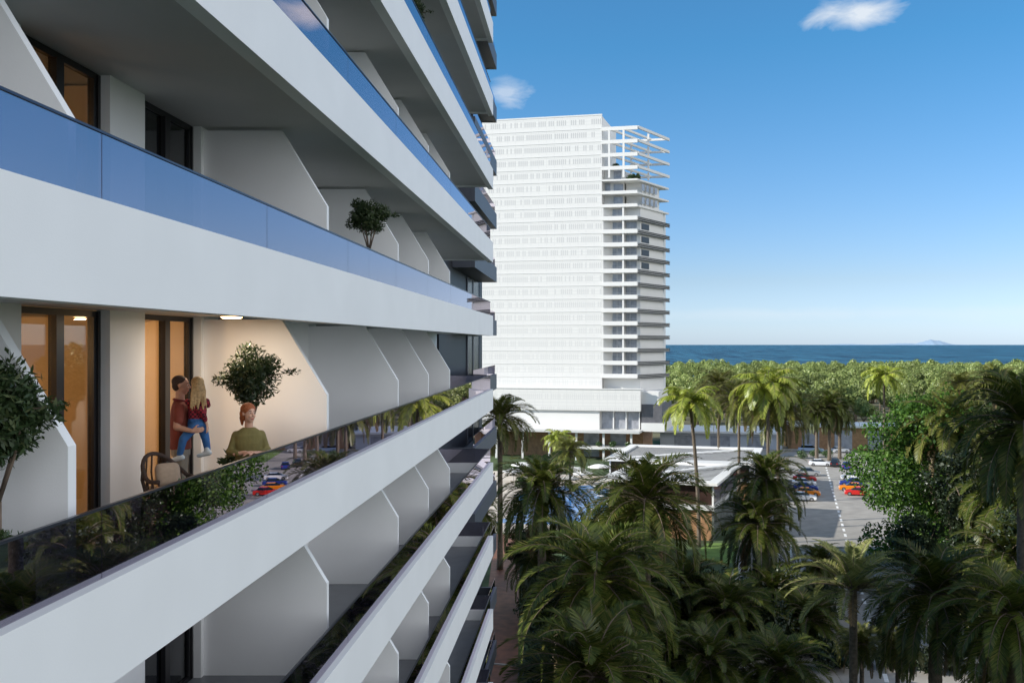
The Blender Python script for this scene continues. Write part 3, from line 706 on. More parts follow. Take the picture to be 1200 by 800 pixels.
def sea_mat():
    m = bpy.data.materials.new('sea_water'); m.use_nodes = True; t = m.node_tree; N = t.nodes; L = t.links; p = N['Principled BSDF']
    p.inputs['Roughness'].default_value = .35; p.inputs['Specular IOR Level'].default_value = .04
    tc = N.new('ShaderNodeTexCoord'); mp = N.new('ShaderNodeMapping'); mp.inputs['Scale'].default_value = (.05, .0045, 1); L.new(tc.outputs['Object'], mp.inputs[0])
    n1 = N.new('ShaderNodeTexNoise'); n1.inputs['Scale'].default_value = 1; n1.inputs['Detail'].default_value = 8; n1.inputs['Roughness'].default_value = .65; L.new(mp.outputs[0], n1.inputs[0])
    r = N.new('ShaderNodeValToRGB'); e = r.color_ramp.elements; e[0].position = .41; e[0].color = (.003, .036, .080, 1); e[1].position = .60; e[1].color = (.040, .165, .26, 1)
    L.new(n1.outputs[0], r.inputs[0]); L.new(r.outputs[0], p.inputs['Base Color'])
    m2 = N.new('ShaderNodeMapping'); m2.inputs['Scale'].default_value = (.2, .03, 1); L.new(tc.outputs['Object'], m2.inputs[0])
    n2 = N.new('ShaderNodeTexNoise'); n2.inputs['Detail'].default_value = 8; L.new(m2.outputs[0], n2.inputs[0])
    b = N.new('ShaderNodeBump'); b.inputs['Strength'].default_value = .9; b.inputs['Distance'].default_value = 12; L.new(n2.outputs[0], b.inputs['Height']); L.new(b.outputs[0], p.inputs['Normal'])
    return m
sheet('sea', [(-15000, 704), (15000, 704), (15000, 14500), (-15000, 14500)], GZ - .4, sea_mat())
# islands on the horizon
def island(x, y, wd, h, seed, label):
    g = np.random.default_rng(seed); b = MB(); n = 40; ridge = []
    for i in range(n + 1):
        t = i / n; ridge.append(h * math.sin(math.pi * t) ** .8 * (.55 + .45 * math.sin(3 + t * 7 + seed)) * g.uniform(.85, 1.1) + 1)
    v = []
    for k, f in ((-1, 0), (0, 1), (1, 0)): v += [(x + wd * (i / n - .5), y + k * wd * .18, GZ - .5 + ridge[i] * f) for i in range(n + 1)]
    fs = [(k * (n + 1) + i, k * (n + 1) + i + 1, (k + 1) * (n + 1) + i + 1, (k + 1) * (n + 1) + i) for k in (0, 1) for i in range(n)]
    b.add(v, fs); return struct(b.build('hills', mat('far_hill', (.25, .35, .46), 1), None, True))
island(5100, 13600, 900, 75, 2, ''); island(4300, 13700, 1500, 38, 5, '')

sheet('parking_asphalt', [road(-13.5, -3), road(13.5, -3), road(13.5, 128), road(-13.5, 128)], GZ + .012, asphalt)
cs = [road(-75, -11.5), road(75, -11.5), road(75, -2.9), road(-75, -2.9)]
sheet('cross_street', cs, GZ + .008, mat('shade_dark_asphalt', (.06, .062, .068), .85, noise=.2, nscale=.5))  # asphalt colour darkened to carry the shade on this street
sheet('far_parking', [road(-34, 128), road(26, 128), road(26, 162), road(-34, 162)], GZ + .008, asphalt)
mk = MB()
def line(c0, s0, c1, s1, wd=.14):
    a = Vector((*road(c0, s0), 0)); e = Vector((*road(c1, s1), 0)); d = (e - a).normalized(); n = Vector((-d.y, d.x, 0)) * wd / 2
    z = Vector((0, 0, GZ + .022)); mk.add([a - n + z, a + n + z, e + n + z, e - n + z], [(3, 2, 1, 0)])
s = 0
while s < 126: line(0, s, 0, s + 1.9, .34); s += 3.7
for k in range(0, 50):
    s = 1 + 2.6 * k
    if s < 126: line(-12.9, s, -7.2, s, .16); line(7.2, s, 12.9, s, .16)
line(-7.2, 1, -7.2, 53, .12); line(7.2, 1, 7.2, 53, .12)
s = -74
while s < 75: line(s, -7.2, s + 2, -7.2, .15); s += 4
struct(mk.build('road_markings', paint))
kb = MB()
for c in (-13.65, 13.5):
    a = road(c, -2.7); e = road(c, 127.8); a2 = road(c + .15, -2.7); e2 = road(c + .15, 127.8); kb.prism([a, a2, e2, e], GZ, GZ + .13)
a = [road(-75, -2.75), road(-13.7, -2.75), road(-13.7, -2.6), road(-75, -2.6)]; kb.prism(a, GZ, GZ + .13)
struct(kb.build('kerb', stone))
sheet('deck_path', [(-7.3, 58), (-4.2, 58), (-8.8, 128), (-12.2, 128)], GZ + .02, deckm)
sheet('pool_terrace', [(-40, 130), (14, 128), (20, 178), (-38, 198)], GZ + .008, terr)
b = MB(); pool = [(-13, 136), (-4, 134), (3, 139), (7, 150), (6.5, 164), (1, 172), (-8, 170), (-12, 160), (-9, 148)]
pw = mat('pool_water', (.03, .20, .52), .12, noise=.25, nscale=.6, bump=.6, bscale=2.2)
sheet('pool_water', pool, GZ + .02, pw)
lawn = mat('bright_lawn', (.10, .17, .03), .95, noise=.3, nscale=.6, bump=.5, bscale=12)
sheet('lawn', [(12, 112), (26, 110), (29, 121.5), (16, 122.3)], GZ + .01, lawn)
sheet('lawn', [(-11.8, 78), (-9.6, 78), (-13.5, 128), (-16.5, 128)], GZ + .014, lawn)
sheet('lawn', [(62, 205), (82, 200), (96, 258), (70, 262)], GZ + .01, lawn)

# ---------------------------------------------------------------- white tower
P1 = Vector((3.9, 213, GZ)); TR = -R(12.4)
tw = empty('hotel_tower', P1, TR)
tag(tw, 'tall bright white hotel tower in the distance with open roof pergola and striped corner balconies', 'hotel tower')
def screen_mat():
    m = mat('screen_panels', (.655, .648, .625), .6); t = m.node_tree; N = t.nodes; L = t.links; p = N['Principled BSDF']
    tc = N.new('ShaderNodeTexCoord'); sx = N.new('ShaderNodeSeparateXYZ'); L.new(tc.outputs['Object'], sx.inputs[0])
    def mth(op, a, b=None):
        q = N.new('ShaderNodeMath'); q.operation = op
        for i, v in enumerate((a, b)):
            if v is None: continue
            if isinstance(v, (int, float)): q.inputs[i].default_value = v
            else: L.new(v, q.inputs[i])
        return q.outputs[0]
    cx = mth('DIVIDE', sx.outputs[0], .48); fl = mth('FLOOR', cx); fx = mth('FRACT', cx)
    zf = mth('FLOOR', mth('DIVIDE', mth('SUBTRACT', sx.outputs[2], .2), 2.968))
    cb = N.new('ShaderNodeCombineXYZ'); L.new(fl, cb.inputs[0]); L.new(zf, cb.inputs[1])
    wn = N.new('ShaderNodeTexWhiteNoise'); L.new(cb.outputs[0], wn.inputs[0])
    fz = mth('FRACT', mth('DIVIDE', mth('SUBTRACT', sx.outputs[2], .2), 2.968))
    k = mth('MULTIPLY', mth('GREATER_THAN', fz, .46), mth('LESS_THAN', fz, .86))
    k = mth('MULTIPLY', k, mth('MULTIPLY', mth('GREATER_THAN', wn.outputs[0], .22), mth('LESS_THAN', fx, .62)))
    hi = N.new('ShaderNodeMapRange'); hi.inputs[1].default_value = 20; hi.inputs[2].default_value = 74; hi.inputs[3].default_value = .25; hi.inputs[4].default_value = .75; L.new(sx.outputs[2], hi.inputs[0])
    k = mth('MULTIPLY', k, hi.outputs[0])
    rb = mth('MULTIPLY', mth('LESS_THAN', mth('FRACT', mth('DIVIDE', sx.outputs[2], .742)), .16), .30); k = mth('MAXIMUM', k, rb)
    f2 = mth('LESS_THAN', mth('FRACT', mth('DIVIDE', sx.outputs[0], 1.86)), .07); k = mth('MAXIMUM', k, mth('MULTIPLY', f2, .22))
    mx = N.new('ShaderNodeMix'); mx.data_type = 'RGBA'; mx.inputs[6].default_value = (.655, .648, .625, 1); mx.inputs[7].default_value = (.41, .41, .41, 1)
    L.new(k, mx.inputs[0]); L.new(mx.outputs[2], p.inputs['Base Color']); return m
zk = lambda k: 74.95 - 2.968 * k
b = MB(); b.prism([(-60, .42), (-.02, .42), (-.02, 18), (-60, 18)], 15.3, 77.6); b.build('main_block', M['tower'], tw)
scr = screen_mat()
for k in range(-1, 20):
    z0 = zk(k + 1) if k >= 0 else zk(0); z1 = zk(k) if k >= 0 else 78.0
    b = MB(); b.box(-60, 0, .10, .40, z0 + .002, z1 - .30); o = b.build('storey_screen', scr, tw)
    b = MB(); b.box(-60, .06, .03, .41, z1 - .298, z1 - .002); b.build('floor_ledge', M['tower'], tw)
b = MB(); b.box(-.018, .03, .5, 14, 58, 77.55); b.build('end_panel', M['tower'], tw)
D = Vector((.331, .943)); PE = (8.19 + D.x * 15.8, D.y * 15.8)
body = [(0.05, 2.0), (8.55, 2.0), (8.55 + .331 * 10.5 / .943, 12.5), (8.55 + .331 * 10.5 / .943, 17.9), (.05, 17.9)]
b = MB(); b.prism(body, 12.0, zk(6) + .2); b.prism([(.06, 2.6), (4.6, 2.6), (4.6, 14), (.06, 14)], zk(6) + .2, zk(3) - .4); b.build('corner_block', M['tower'], tw)
b = MB(); b.prism([(4.9, 4.2), (8.6, 4.2), (11.2, 11.5), (11.2, 14), (4.9, 14)], zk(6) + .201, zk(4) - .4); b.build('penthouse', M['tower'], tw)
slabp = [(0.06, .02), (8.19, .02), PE, (PE[0] - 1.2, PE[1] + .4), (.06, 15.5)]
def striped(b, z):
    """louvre band along the side face: dark slats between white ones"""
    for j, (dz, h) in enumerate(((0, .16), (-.34, .20), (-.72, .16))):
        a = Vector((8.32, .12, z + dz)); e = Vector((PE[0] + .12, PE[1], z + dz)); b.beam(a, e, .34, h)
slat = mat('dark_slats', (.02, .02, .022), .5)
for k in range(4, 20):
    z = zk(k)
    b = MB(); b.prism(slabp, z - .40, z - .02)
    if k >= 7:
        b.box(.06, 8.19, -.16, .02, z - .42, z + .52)
        a = Vector((8.20, .0, z + .30)); e = Vector((PE[0], PE[1], z + .30)); b.beam(a, e, .16, .70)
    elif k in (5, 6): b.box(.06, 8.19, -.12, .02, z - .42, z + .30)
    b.build('balcony_slab', M['tower'], tw)
    if k >= 7:
        b = MB(); striped(b, z + .30); b.build('louvre_band', slat, tw)
for k in range(7, 20):
    z = zk(k)
    for x0, x1 in ((2.2, 4.6), (5.2, 7.7)):
        if k == 7 and x0 > 5: continue
        o = MB().box(x0, x1, 1.93, 1.97, z + .0, z + 2.35).build('window', M['towerwin'], tw)
        f = MB(); f.box(x0 + .95, x0 + 1.03, 1.88, 1.926, z, z + 2.35); f.box(x0, x1, 1.88, 1.926, z + .95, z + 1.02); f.build('window_frame', M['soffit'], o)
    b = MB(); b.box(4.72, 5.08, .03, 1.99, z - .01, z + 2.55); b.build('balcony_pier', M['tower'], tw)
    b = MB(); b.prism([(.06, .05), (.35, .05), (2.0, 1.98), (.06, 1.98)], z - .01, z + 2.55); b.build('recess_wall', M['tower'], tw)
for k in (8, 9, 10, 11):
    z = zk(k); a = Vector((8.62, 2.25, 0)); d3 = Vector((D.x, D.y, 0))
    b = MB(); p0 = a + d3 * .2; p1 = a + d3 * 3.8; b.beam((p0.x + .06, p0.y, z + 2.05), (p1.x + .06, p1.y, z + 2.05), .10, 1.35); b.build('side_opening', M['frame'], tw)
for k in (5, 6):
    z = zk(k)
    for j in range(4):
        a = Vector((8.62, 2.25, 0)); p0 = a + d3 * (.4 + 2.1 * j) if k else 0; p1 = p0 + d3 * 1.2
        b = MB(); b.beam((p0.x + .05, p0.y, z + 2.1), (p1.x + .05, p1.y, z + 2.1), .10, 1.5); b.build('penthouse_window', M['towerwin'], tw)
    o = MB().box(2.4, 4.5, 1.93 if k > 5 else 2.53, 1.98 if k > 5 else 2.58, z + .1, z + 2.2).build('window', M['towerwin'], tw)
for k in (4, 3): MB().box(2.3, 4.0, 2.5, 2.58, zk(k + 1) + .3, zk(k + 1) + 2.3).build('window', M['towerwin'], tw)
MB().box(.3, 1.5, 2.5, 2.58, zk(5) + .2, zk(5) + 2.5).build('window', M['towerwin'], tw)
# roof pergola: four tiers of white frames
for k in range(0, 4):
    z = zk(k); b = MB()
    b.beam((-.1, .2, z), (8.19, .2, z), .42, .85); b.beam((8.3, .3, z - .003), (PE[0], PE[1], z - .003), .42, .60)
    for x in (1.6, 4.6): b.beam((x, .42, z - .05), (x + D.x * 14, .4 + D.y * 14, z - .05), .34, .5)
    b.beam((4.0, PE[1] - .4, z - .006), (PE[0] - .3, PE[1] - .4, z - .006), .34, .5)
    b.build('pergola_frame', M['tower'], tw)
    for x, y in ((1.7, .2), (5.0, .2), (9.9, 5.2), (5.2, 9.5)):
        MB().box(x - .22, x + .22, y - .2, y + .2, z - 2.96 + (.0 if k < 3 else .35), z - .86).build('pergola_post', M['tower'], tw)
# podium
b = MB(); b.box(-60, 9.4, -3.2, 16, 10.9, 15.7); b.box(-60, 9.6, -3.35, -2.9, 15.702, 15.9); b.build('podium_band', scr, tw)
b = MB(); b.box(-60, .0, -2.6, 16, 6.7, 10.897); b.box(.003, 9.0, -1.2, 16, 6.7, 10.896); b.build('podium_wall', M['tower'], tw)
for x in (.3, 3.2, 6.2):
    o = MB().box(x, x + 2.6, -1.32, -1.24, 6.9, 10.6).build('podium_window', M['towerwin'], tw)
    MB().box(x + 2.6, x + 2.85, -1.8, -1.23, 6.75, 10.89).build('mullion', M['tower'], o)
b = MB(); b.box(-60, 9.6, -6.2, 2, 6.2, 6.698); b.build('canopy', M['soffit'], tw)
b = MB(); b.box(-60, 9.3, 1.2, 15.9, 0, 6.197); b.build('wood_wall', M['wood'], tw)
for x in np.arange(-36, 9, 6.2):
    MB().box(x, x + .45, -5.2, -4.8, 0, 6.195).build('column', M['tower'], tw)
b = MB(); b.box(-6, 9.2, -6.0, -1.5, 2.6, 3.1); b.build('terrace_slab', M['tower'], tw)
for x in (-4.4, 1.8): MB().box(x, x + 3.6, 1.05, 1.19, .1, 5.8).build('lobby_glass', M['towerwin'], tw)
b = MB(); b.box(9.42, 14, -2.0, 15, 8.3, 12.4); b.build('service_louvre', mat('grey_louvre', (.10, .10, .11), .6, noise=.2, nscale=1), tw)
b = MB(); b.box(9.3, 13.2, -1.6, 14.9, 12.41, 15.2); b.box(9.42, 14.6, -2.4, 15.3, 6.4, 8.29); b.build('service_block', M['tower'], tw)

# plants on the tower's roof terrace and podium terrace
def bush(X, Y, Z, rad, label, seed, group, m='box', size=.35, n=700):
    r = empty('bush', (X, Y, Z)); tag(r, label, 'bush', group)
    c = link('foliage', leaf_crown('foliage', rand_lobes(9, rad, rad * .7, rad * .5, seed) + [((0, 0, 0), (rad * .8, rad * .8, rad * .6))], n, size, LM[m], .5, .4), r); c.location = (0, 0, rad * .7)
    st = MB(); st.tube([(0, 0, 0), (0, 0, rad * .7)], .08, 6); st.build('stem', M['bark'], r)
def tl(x, y, z): q = P1 + U * x + V * y; return q.x, q.y, GZ + z
for i, x in enumerate((2.6, 6.4, 7.8)): bush(*tl(x, 3.5 if x < 3 else 2.2, zk(3) - .02 if x < 3 else zk(4)), 1.0, 'dark bush high on the roof terrace of the white tower', 40 + i, 'bushes on the tower roof terrace')
for i, x in enumerate((-4, .5, 3.5, 7)): bush(*tl(x, -5.2, 3.1), .8, 'green bush on the white terrace ledge of the tower podium', 45 + i, 'bushes on the podium terrace')

# ---------------------------------------------------------------- pavilions and low buildings
def pavilion(C, label, Lx, Ly, h, roof_only=False, rz=TR, nm='pavilion'):
    r = empty(nm, (C[0], C[1], GZ), rz); tag(r, label, 'pavilion')
    b = MB(); b.box(-Lx + .4, -.4, .5, Ly, 0, h * .52); b.build('wall', M['wood'], r)
    b = MB(); b.box(-.395, -.1, .4, Ly, 0, h * .52); b.build('side_wall', mat('dark_stone', (.10, .11, .10), .9, noise=.5, nscale=1.5), r)
    b = MB(); b.box(-Lx, 0, .0, Ly, h * .523, h * .60); b.build('floor_band', M['soffit'], r)
    b = MB(); b.box(-Lx + .5, -.3, .6, Ly, h * .603, h * .93); b.build('upper_glass', mat('brown_glass', (.05, .03, .025), .1, spec=.8, noise=.3, nscale=.5), r)
    for x in (-Lx + .5, -Lx / 2, -.25): MB().box(x - .12, x + .12, .3, .55, h * .603, h * .93).build('post', M['tower'], r)
    b = MB(); z0, z1 = h * .955, h
    b.box(-Lx - .5, .5, -.5, 1.6, z0, z1); b.box(-Lx - .5, .5, Ly - .4, Ly + 1.2, z0, z1)
    b.box(-Lx - .5, -Lx + 1.0, 1.603, Ly - .403, z0, z1); b.box(-.9, .5, 1.603, Ly - .403, z0, z1)
    b.beam((-Lx + 1.1, 1.7, z1 - .02), (-1.0, Ly - .5, z1 - .02), 1.3, z1 - z0 - .04)
    b.build('roof', M['tower'], r)
    b = MB(); b.box(-Lx + 1.0, -.9, 1.6, Ly - .4, z0 - .1, z0 - .01); y = 2.0
    b.build('roof_deck', M['tower'], r)
    b = MB()
    while y < Ly - .8: b.box(-Lx + 1.05, -.95, y, y + .3, z0 + .0, z0 + .05); y += 1.25
    b.build('roof_slats', slat, r)
pavilion((17.0, 123), 'brown glazed pavilion with white slatted roof and timber wall behind the tall sunlit palm', 15, 20, 7.7, rz=-R(18))
pavilion((27.0, 152), 'second pavilion with white flat roof farther back by the tower', 24, 22, 6.6, rz=-R(14))
def low_building(C, wx, dy, h, label, wallm, rz=TR):
    r = empty('low_building', (C[0], C[1], GZ), rz); tag(r, label, 'building')
    b = MB(); b.box(0, wx, 0, dy, 0, h - .5); b.build('wall', wallm, r)
    b = MB(); b.box(-.6, wx + .6, -1.2, dy + .6, h - .5, h); b.build('roof', M['tower'], r)
    for i in range(3): MB().box(wx * (.12 + .3 * i), wx * (.12 + .3 * i) + wx * .16, -.06, -.003, .2, h - 1.2).build('window', M['towerwin'], r)
low_building((50.5, 232), 26, 10, 6.0, 'long low timber building with white flat roof beyond the car park', M['wood'])
low_building((19, 236), 30, 16, 4.2, 'pale flat roofed building just right of the tower base', mat('pale_wall', (.5, .52, .55), .8))
# garden wall along the parking
def garden_wall(a, e, h, label):
    d = Vector((*e, 0)) - Vector((*a, 0)); r = empty('garden_wall', (*a, GZ), math.atan2(d.y, d.x)); tag(r, label, 'wall')
    MB().box(0, d.length, -.12, .12, 0, h - .08).build('wall', stone, r); MB().box(-.05, d.length + .05, -.17, .17, h - .077, h).build('coping', M['tower'], r)
garden_wall(road(-36, 163), road(-8, 163), 1.2, 'low pale garden wall at the far end of the car park')

# ---------------------------------------------------------------- pool furniture
def parasol(X, Y, label, rad=1.7, g='white parasols by the pool'):
    r = empty('parasol', (X, Y, GZ)); tag(r, label, 'parasol', g)
    b = MB(); b.tube([(0, 0, 0), (0, 0, 2.5)], .035, 8); b.build('pole', M['metal'], r)
    b = MB(); n = 8; v = [(0, 0, 2.62)] + [(rad * .55 * math.cos(2 * math.pi * i / n), rad * .55 * math.sin(2 * math.pi * i / n), 2.42) for i in range(n)] + [(rad * math.cos(2 * math.pi * i / n), rad * math.sin(2 * math.pi * i / n), 2.1) for i in range(n)] + [(rad * math.cos(2 * math.pi * i / n), rad * math.sin(2 * math.pi * i / n), 1.95) for i in range(n)]
    f = [(0, 1 + i, 1 + (i + 1) % n) for i in range(n)]
    for q in (1, 1 + n): f += [(q + i, q + n + i, q + n + (i + 1) % n, q + (i + 1) % n) for i in range(n)]
    b.add(v, f); o = b.build('canopy', M['tower'], r); sd2 = o.modifiers.new('thick', 'SOLIDIFY'); sd2.thickness = .02
for i, (px, py, Y) in enumerate(((673, 540, 178), (681, 549, 173), (602, 540, 176), (702, 541, 182), (612, 534, 185), (643, 548, 170), (716, 560, 160), (668, 556, 166))):
    X, _ = at(px, 0, Y); parasol(X, Y, 'white parasol on the pool terrace between the palms', 2.2 if i < 5 else 1.6)
def lounger_mesh():
    f = MB(); f.box(-.35, .35, 0, 1.35, .28, .36)
    f.add([(-.35, -.6, .72), (.35, -.6, .72), (.35, 0, .36), (-.35, 0, .36), (-.35, -.6, .64), (.35, -.6, .64), (.35, 0, .28), (-.35, 0, .28)], [(0, 1, 2, 3), (7, 6, 5, 4), (0, 4, 5, 1), (1, 5, 6, 2), (3, 2, 6, 7), (0, 3, 7, 4)])
    l = MB()
    for x in (-.3, .3):
        for y in (-.1, 1.2): l.box(x - .03, x + .03, y, y + .06, 0, .279)
    return f.mesh('mattress', M['tower']), l.mesh('leg_frame', M['metal'])
lm = lounger_mesh()
i = 0
for px, py in ((700, 572), (708, 583), (715, 592), (697, 600), (705, 612), (712, 622), (641, 612), (646, 618), (724, 575), (732, 584), (690, 556), (612, 546)):
    Y = 26 * F / (py - 402); X, _ = at(px, 0, Y); r = empty('sun_lounger', (X, Y, GZ), R(20 + 30 * (i % 3))); i += 1
    tag(r, 'white sun lounger on the terrace around the pool', 'sun lounger', 'white loungers around the pool'); link('mattress', lm[0], r); link('leg_frame', lm[1], r)

# ---------------------------------------------------------------- cars
CARWIN = mat('car_glass', (.015, .018, .02), .08, spec=.9); TYRE = mat('tyre_rubber', (.015, .015, .015), .85); RIM = mat('alloy_rim', (.45, .45, .46), .35, .8)
HL = mat('headlight_lens', (.75, .75, .72), .15); TL_ = mat('tail_light', (.4, .015, .01), .2)
def car(c, s, yaw, col, label, roofcol=None, Lc=4.4, suv=False, free=None):
    """body profile extruded and tapered; +x is the nose"""
    X, Y = road(c, s) if free is None else free
    r = empty('parked_car', (X, Y, GZ + .014), yaw); tag(r, label, 'car', 'cars in the car park')
    pm = mat('car_paint', col, .25, spec=.7); h = 1.62 if suv else 1.42; k = Lc / 4.4
    prof = [(-2.18, .30), (-2.2, .62), (-2.12, .92), (-1.5, .98), (.95, .96), (1.95, .78), (2.2, .62), (2.2, .34), (2.1, .22), (-2.1, .22)]
    W2 = .88; b = MB(); n = len(prof); v = []
    for y, ins in ((-W2, .03), (-W2 + .10, 0), (W2 - .10, 0), (W2, .03)):
        inset = .06 if abs(y) == W2 else 0
        v += [((x - math.copysign(inset, x)) * k, y, z - (inset if z > .6 else -inset * .3)) for x, z in prof]
    f = [tuple(range(n))[::-1], tuple(range(3 * n, 4 * n))]
    for q in range(3): f += [(q * n + i, q * n + (i + 1) % n, (q + 1) * n + (i + 1) % n, (q + 1) * n + i) for i in range(n)]
    b.add(v, f); o = b.build('body', pm, r, bevel=.035)
    cab = [(-1.75 if suv else -1.65, .965), (-1.25 if not suv else -1.55, h - .05), (-.2, h - .03), (.25, h - .05), (1.05, .955)]
    g = MB(); n = len(cab); v = []
    for y, t in ((-.80, 0), (.80, 0)): v += [(x * k, y * (1 - .20 * (z - .95) / .5), z) for x, z in cab]
    g.add(v, [tuple(range(n)), tuple(range(n, 2 * n))[::-1]] + [(i, n + i, n + (i + 1) % n, (i + 1) % n) for i in range(n)]); g.build('window_glass', CARWIN, r, bevel=.03)
    rf = MB(); x0 = -1.22 if not suv else -1.5
    rf.add([(x0 * k, -.66, h - .045), (.28 * k, -.66, h - .045), (.28 * k, .66, h - .045), (x0 * k, .66, h - .045), (x0 * k + .05, -.6, h), (.18 * k, -.6, h - .005), (.18 * k, .6, h - .005), (x0 * k + .05, .6, h)], [(3, 2, 1, 0), (4, 5, 6, 7), (0, 1, 5, 4), (1, 2, 6, 5), (2, 3, 7, 6), (3, 0, 4, 7)])
    rf.build('roof', mat('roof_paint', roofcol, .3) if roofcol else pm, r)
    for x in (-1.35, 1.38):
        for y in (-.80, .80):
            t = MB(); t.tube([(x * k, y - .1, .33), (x * k, y + .1, .33)], .33, 18); w_ = t.build('wheel', TYRE, r)
            q = MB(); s_ = 1 if y > 0 else -1; q.tube([(x * k, y + s_ * .085, .33), (x * k, y + s_ * .108, .33)], .21, 12); q.build('rim', RIM, w_)
    for y in (-.62, .62):
        MB().box(2.08 * k, 2.205 * k, y - .18, y + .18, .60, .70).build('headlight', HL, r); MB().box(-2.205 * k, -2.10 * k, y - .18, y + .18, .70, .82).build('tail_light', TL_, r)
ya = TR
RED = (.55, .02, .015); ORG = (.75, .22, .01); WHT = (.75, .76, .78); BLU = (.02, .04, .22); BLK = (.015, .016, .02); GRY = (.28, .29, .30)
def car_at(px, py, yaw, col, label, **kw):
    Y = 26 * F / (py - 402); X, _ = at(px, 0, Y); car(0, 0, yaw, col, label, free=(X, Y), **kw)
car_at(1005, 580, ya + math.pi, RED, 'red car with its side to the road, nearest on the right side')
car_at(998, 574.5, ya + math.pi, ORG, 'orange car parked directly beyond the red one on the right side')
car_at(998, 569, ya + math.pi, BLU, 'dark blue car on the right side beyond the orange one')
car_at(999, 562, ya + math.pi, WHT, 'white car on the right side beside the leafy tree')
car_at(941, 586, ya, WHT, 'white car nearest in the left row of cars, in front of the orange car')
car_at(946, 580.5, ya, ORG, 'bright orange car in the left row of parked cars')
car_at(944, 574.5, ya, BLU, 'dark blue car in the left row just beyond the orange one')
car_at(942, 569, ya, WHT, 'white car in the left row between dark blue and red cars')
car_at(943, 563.5, ya, RED, 'red car in the left row beyond the white one')
car_at(948, 557, ya, GRY, 'grey off-road car farthest in the left row', suv=True)
car_at(961, 545.5, ya, WHT, 'white saloon car parked below the far hedge', Lc=4.7)
car_at(979, 546, ya + R(80), BLK, 'black car beside the white saloon at the far hedge', suv=True)
car_at(984, 530, ya + R(30), WHT, 'white car at the far end by the palm trunks')
car_at(950, 529, ya, (.35, .45, .60), 'pale blue long van in the farthest row', Lc=6.0, suv=True)
car_at(992, 549, ya + R(85), BLU, 'blue car at the roadside under the leafy tree, farther off')

# ---------------------------------------------------------------- palms
G1 = 'dark date palms of the garden'
palm('date', 635, 572, 118, 86, 'broad dark feather palm left of the pool, next to the end of the near balconies', thick=.34)
palm('date', 757, 585, 152, 76, 'dark drooping palm in the middle garden in front of the timber pavilion', var=1, thick=.34)
palm('date', 700, 675, 190, 60, 'largest palm at the bottom centre with arching brown green fronds', thick=.4)
palm('date', 695, 790, 200, 50, 'palm cut off by the bottom edge, below the largest one', var=1, thick=.4)
palm('date', 897, 560, 98, 96, 'tall dark palm in front of the car park, right of the pavilion', thick=.32)
palm('date', 888, 615, 104, 92, 'lower dark palm right under the tall one by the car park', var=1, thick=.3)
palm('olive', 586, 490, 80, 108, 'sunlit palm half hidden by the end of the near building', var=1)
palm('lime', 655, 512, 42, 172, 'small bright palm before the tower podium', thick=.15)
palm('olive', 668, 528, 48, 162, 'small olive palm below the bright one at the podium', var=1, thick=.16)
palm('young_lit', 1000, 690, 130, 62, 'upright palm with lit feathery fronds in front of the parking bays', thick=.24)
palm('date', 1096, 695, 155, 58, 'tall palm at the lower right with thick trunk', var=1, thick=.36)
palm('date', 1188, 720, 160, 52, 'palm at the bottom right corner reaching over the edge', thick=.36)
palm('olive', 1112, 498, 108, 107, 'olive brown palm rising over the leafy tree on the right', thick=.3)
palm('date', 1200, 495, 170, 56, 'dark palm cut by the right edge of the photo', var=1, thick=.36)
palm('olive', 1165, 690, 90, 74, 'shaded palm behind the two lower right palms', var=1, thick=.28)
palm('lime', 808, 470, 82, 120, 'tall bright sunlit palm with slender curved trunk beside the pavilion', lean=-1.2, thick=.2)
palm('lime', 900, 452, 92, 131, 'bright yellow green palm above the dark palm by the car park', var=1, thick=.2)
palm('lime', 1036, 440, 56, 165, 'bright yellow palm top standing over the leafy tree', thick=.18)
palm('olive', 866, 468, 72, 152, 'olive palm between the bright ones at the pine wood', thick=.2)
palm('olive', 912, 478, 84, 136, 'olive palm just behind the tall dark one by the car park', var=1, thick=.22)
palm('olive', 842, 452, 56, 175, 'dull green palm right of the slender bright palm', thick=.2)
for i, (px, py, d) in enumerate(((957, 482, 44), (972, 474, 50), (984, 484, 42))):
    palm('date', px, py, d, 205 + 3 * i, 'dark palm of the clump before the low timber building', thick=.32, var=i, group='clump of palms by the low building')
palm('olive', 1010, 752, 60, 66, 'small low palm under the upright lit palm', thick=.14)
palm('olive', 1052, 758, 62, 63, 'small low palm between the two lower right palm trunks', var=1, thick=.14)
palm('date', 560, 600, 60, 100, 'small palm hidden mostly behind the building end', thick=.2)

for i, (px, py, d, Y) in enumerate(((738, 600, 100, 98), (800, 690, 110, 84), (852, 715, 120, 80), (905, 700, 105, 86), (948, 725, 100, 82), (830, 775, 120, 70), (915, 782, 120, 70), (780, 765, 100, 72), (745, 700, 100, 82), (635, 650, 90, 90), (960, 660, 70, 98))):
    palm('date', px, py, d, Y, 'dark feathery palm in the shaded planting left of the car park', thick=.2, var=i, group='shaded palms left of the car park')
for i, (px, py, d, Y) in enumerate(((1185, 575, 120, 90), (1180, 650, 120, 82), (1172, 785, 100, 58))):
    palm('date', px, py, d, Y, 'dark palm crowded in the shade on the right of the car park', thick=.24, var=i, group='shaded palms on the right')
for i, (px, py, d, Y) in enumerate(((1125, 452, 50, 170), (1165, 448, 60, 160))):
    palm('olive', px, py, d, Y, 'olive green palm standing in the row before the pine wood', thick=.2, var=i, group='palms in front of the pine wood')
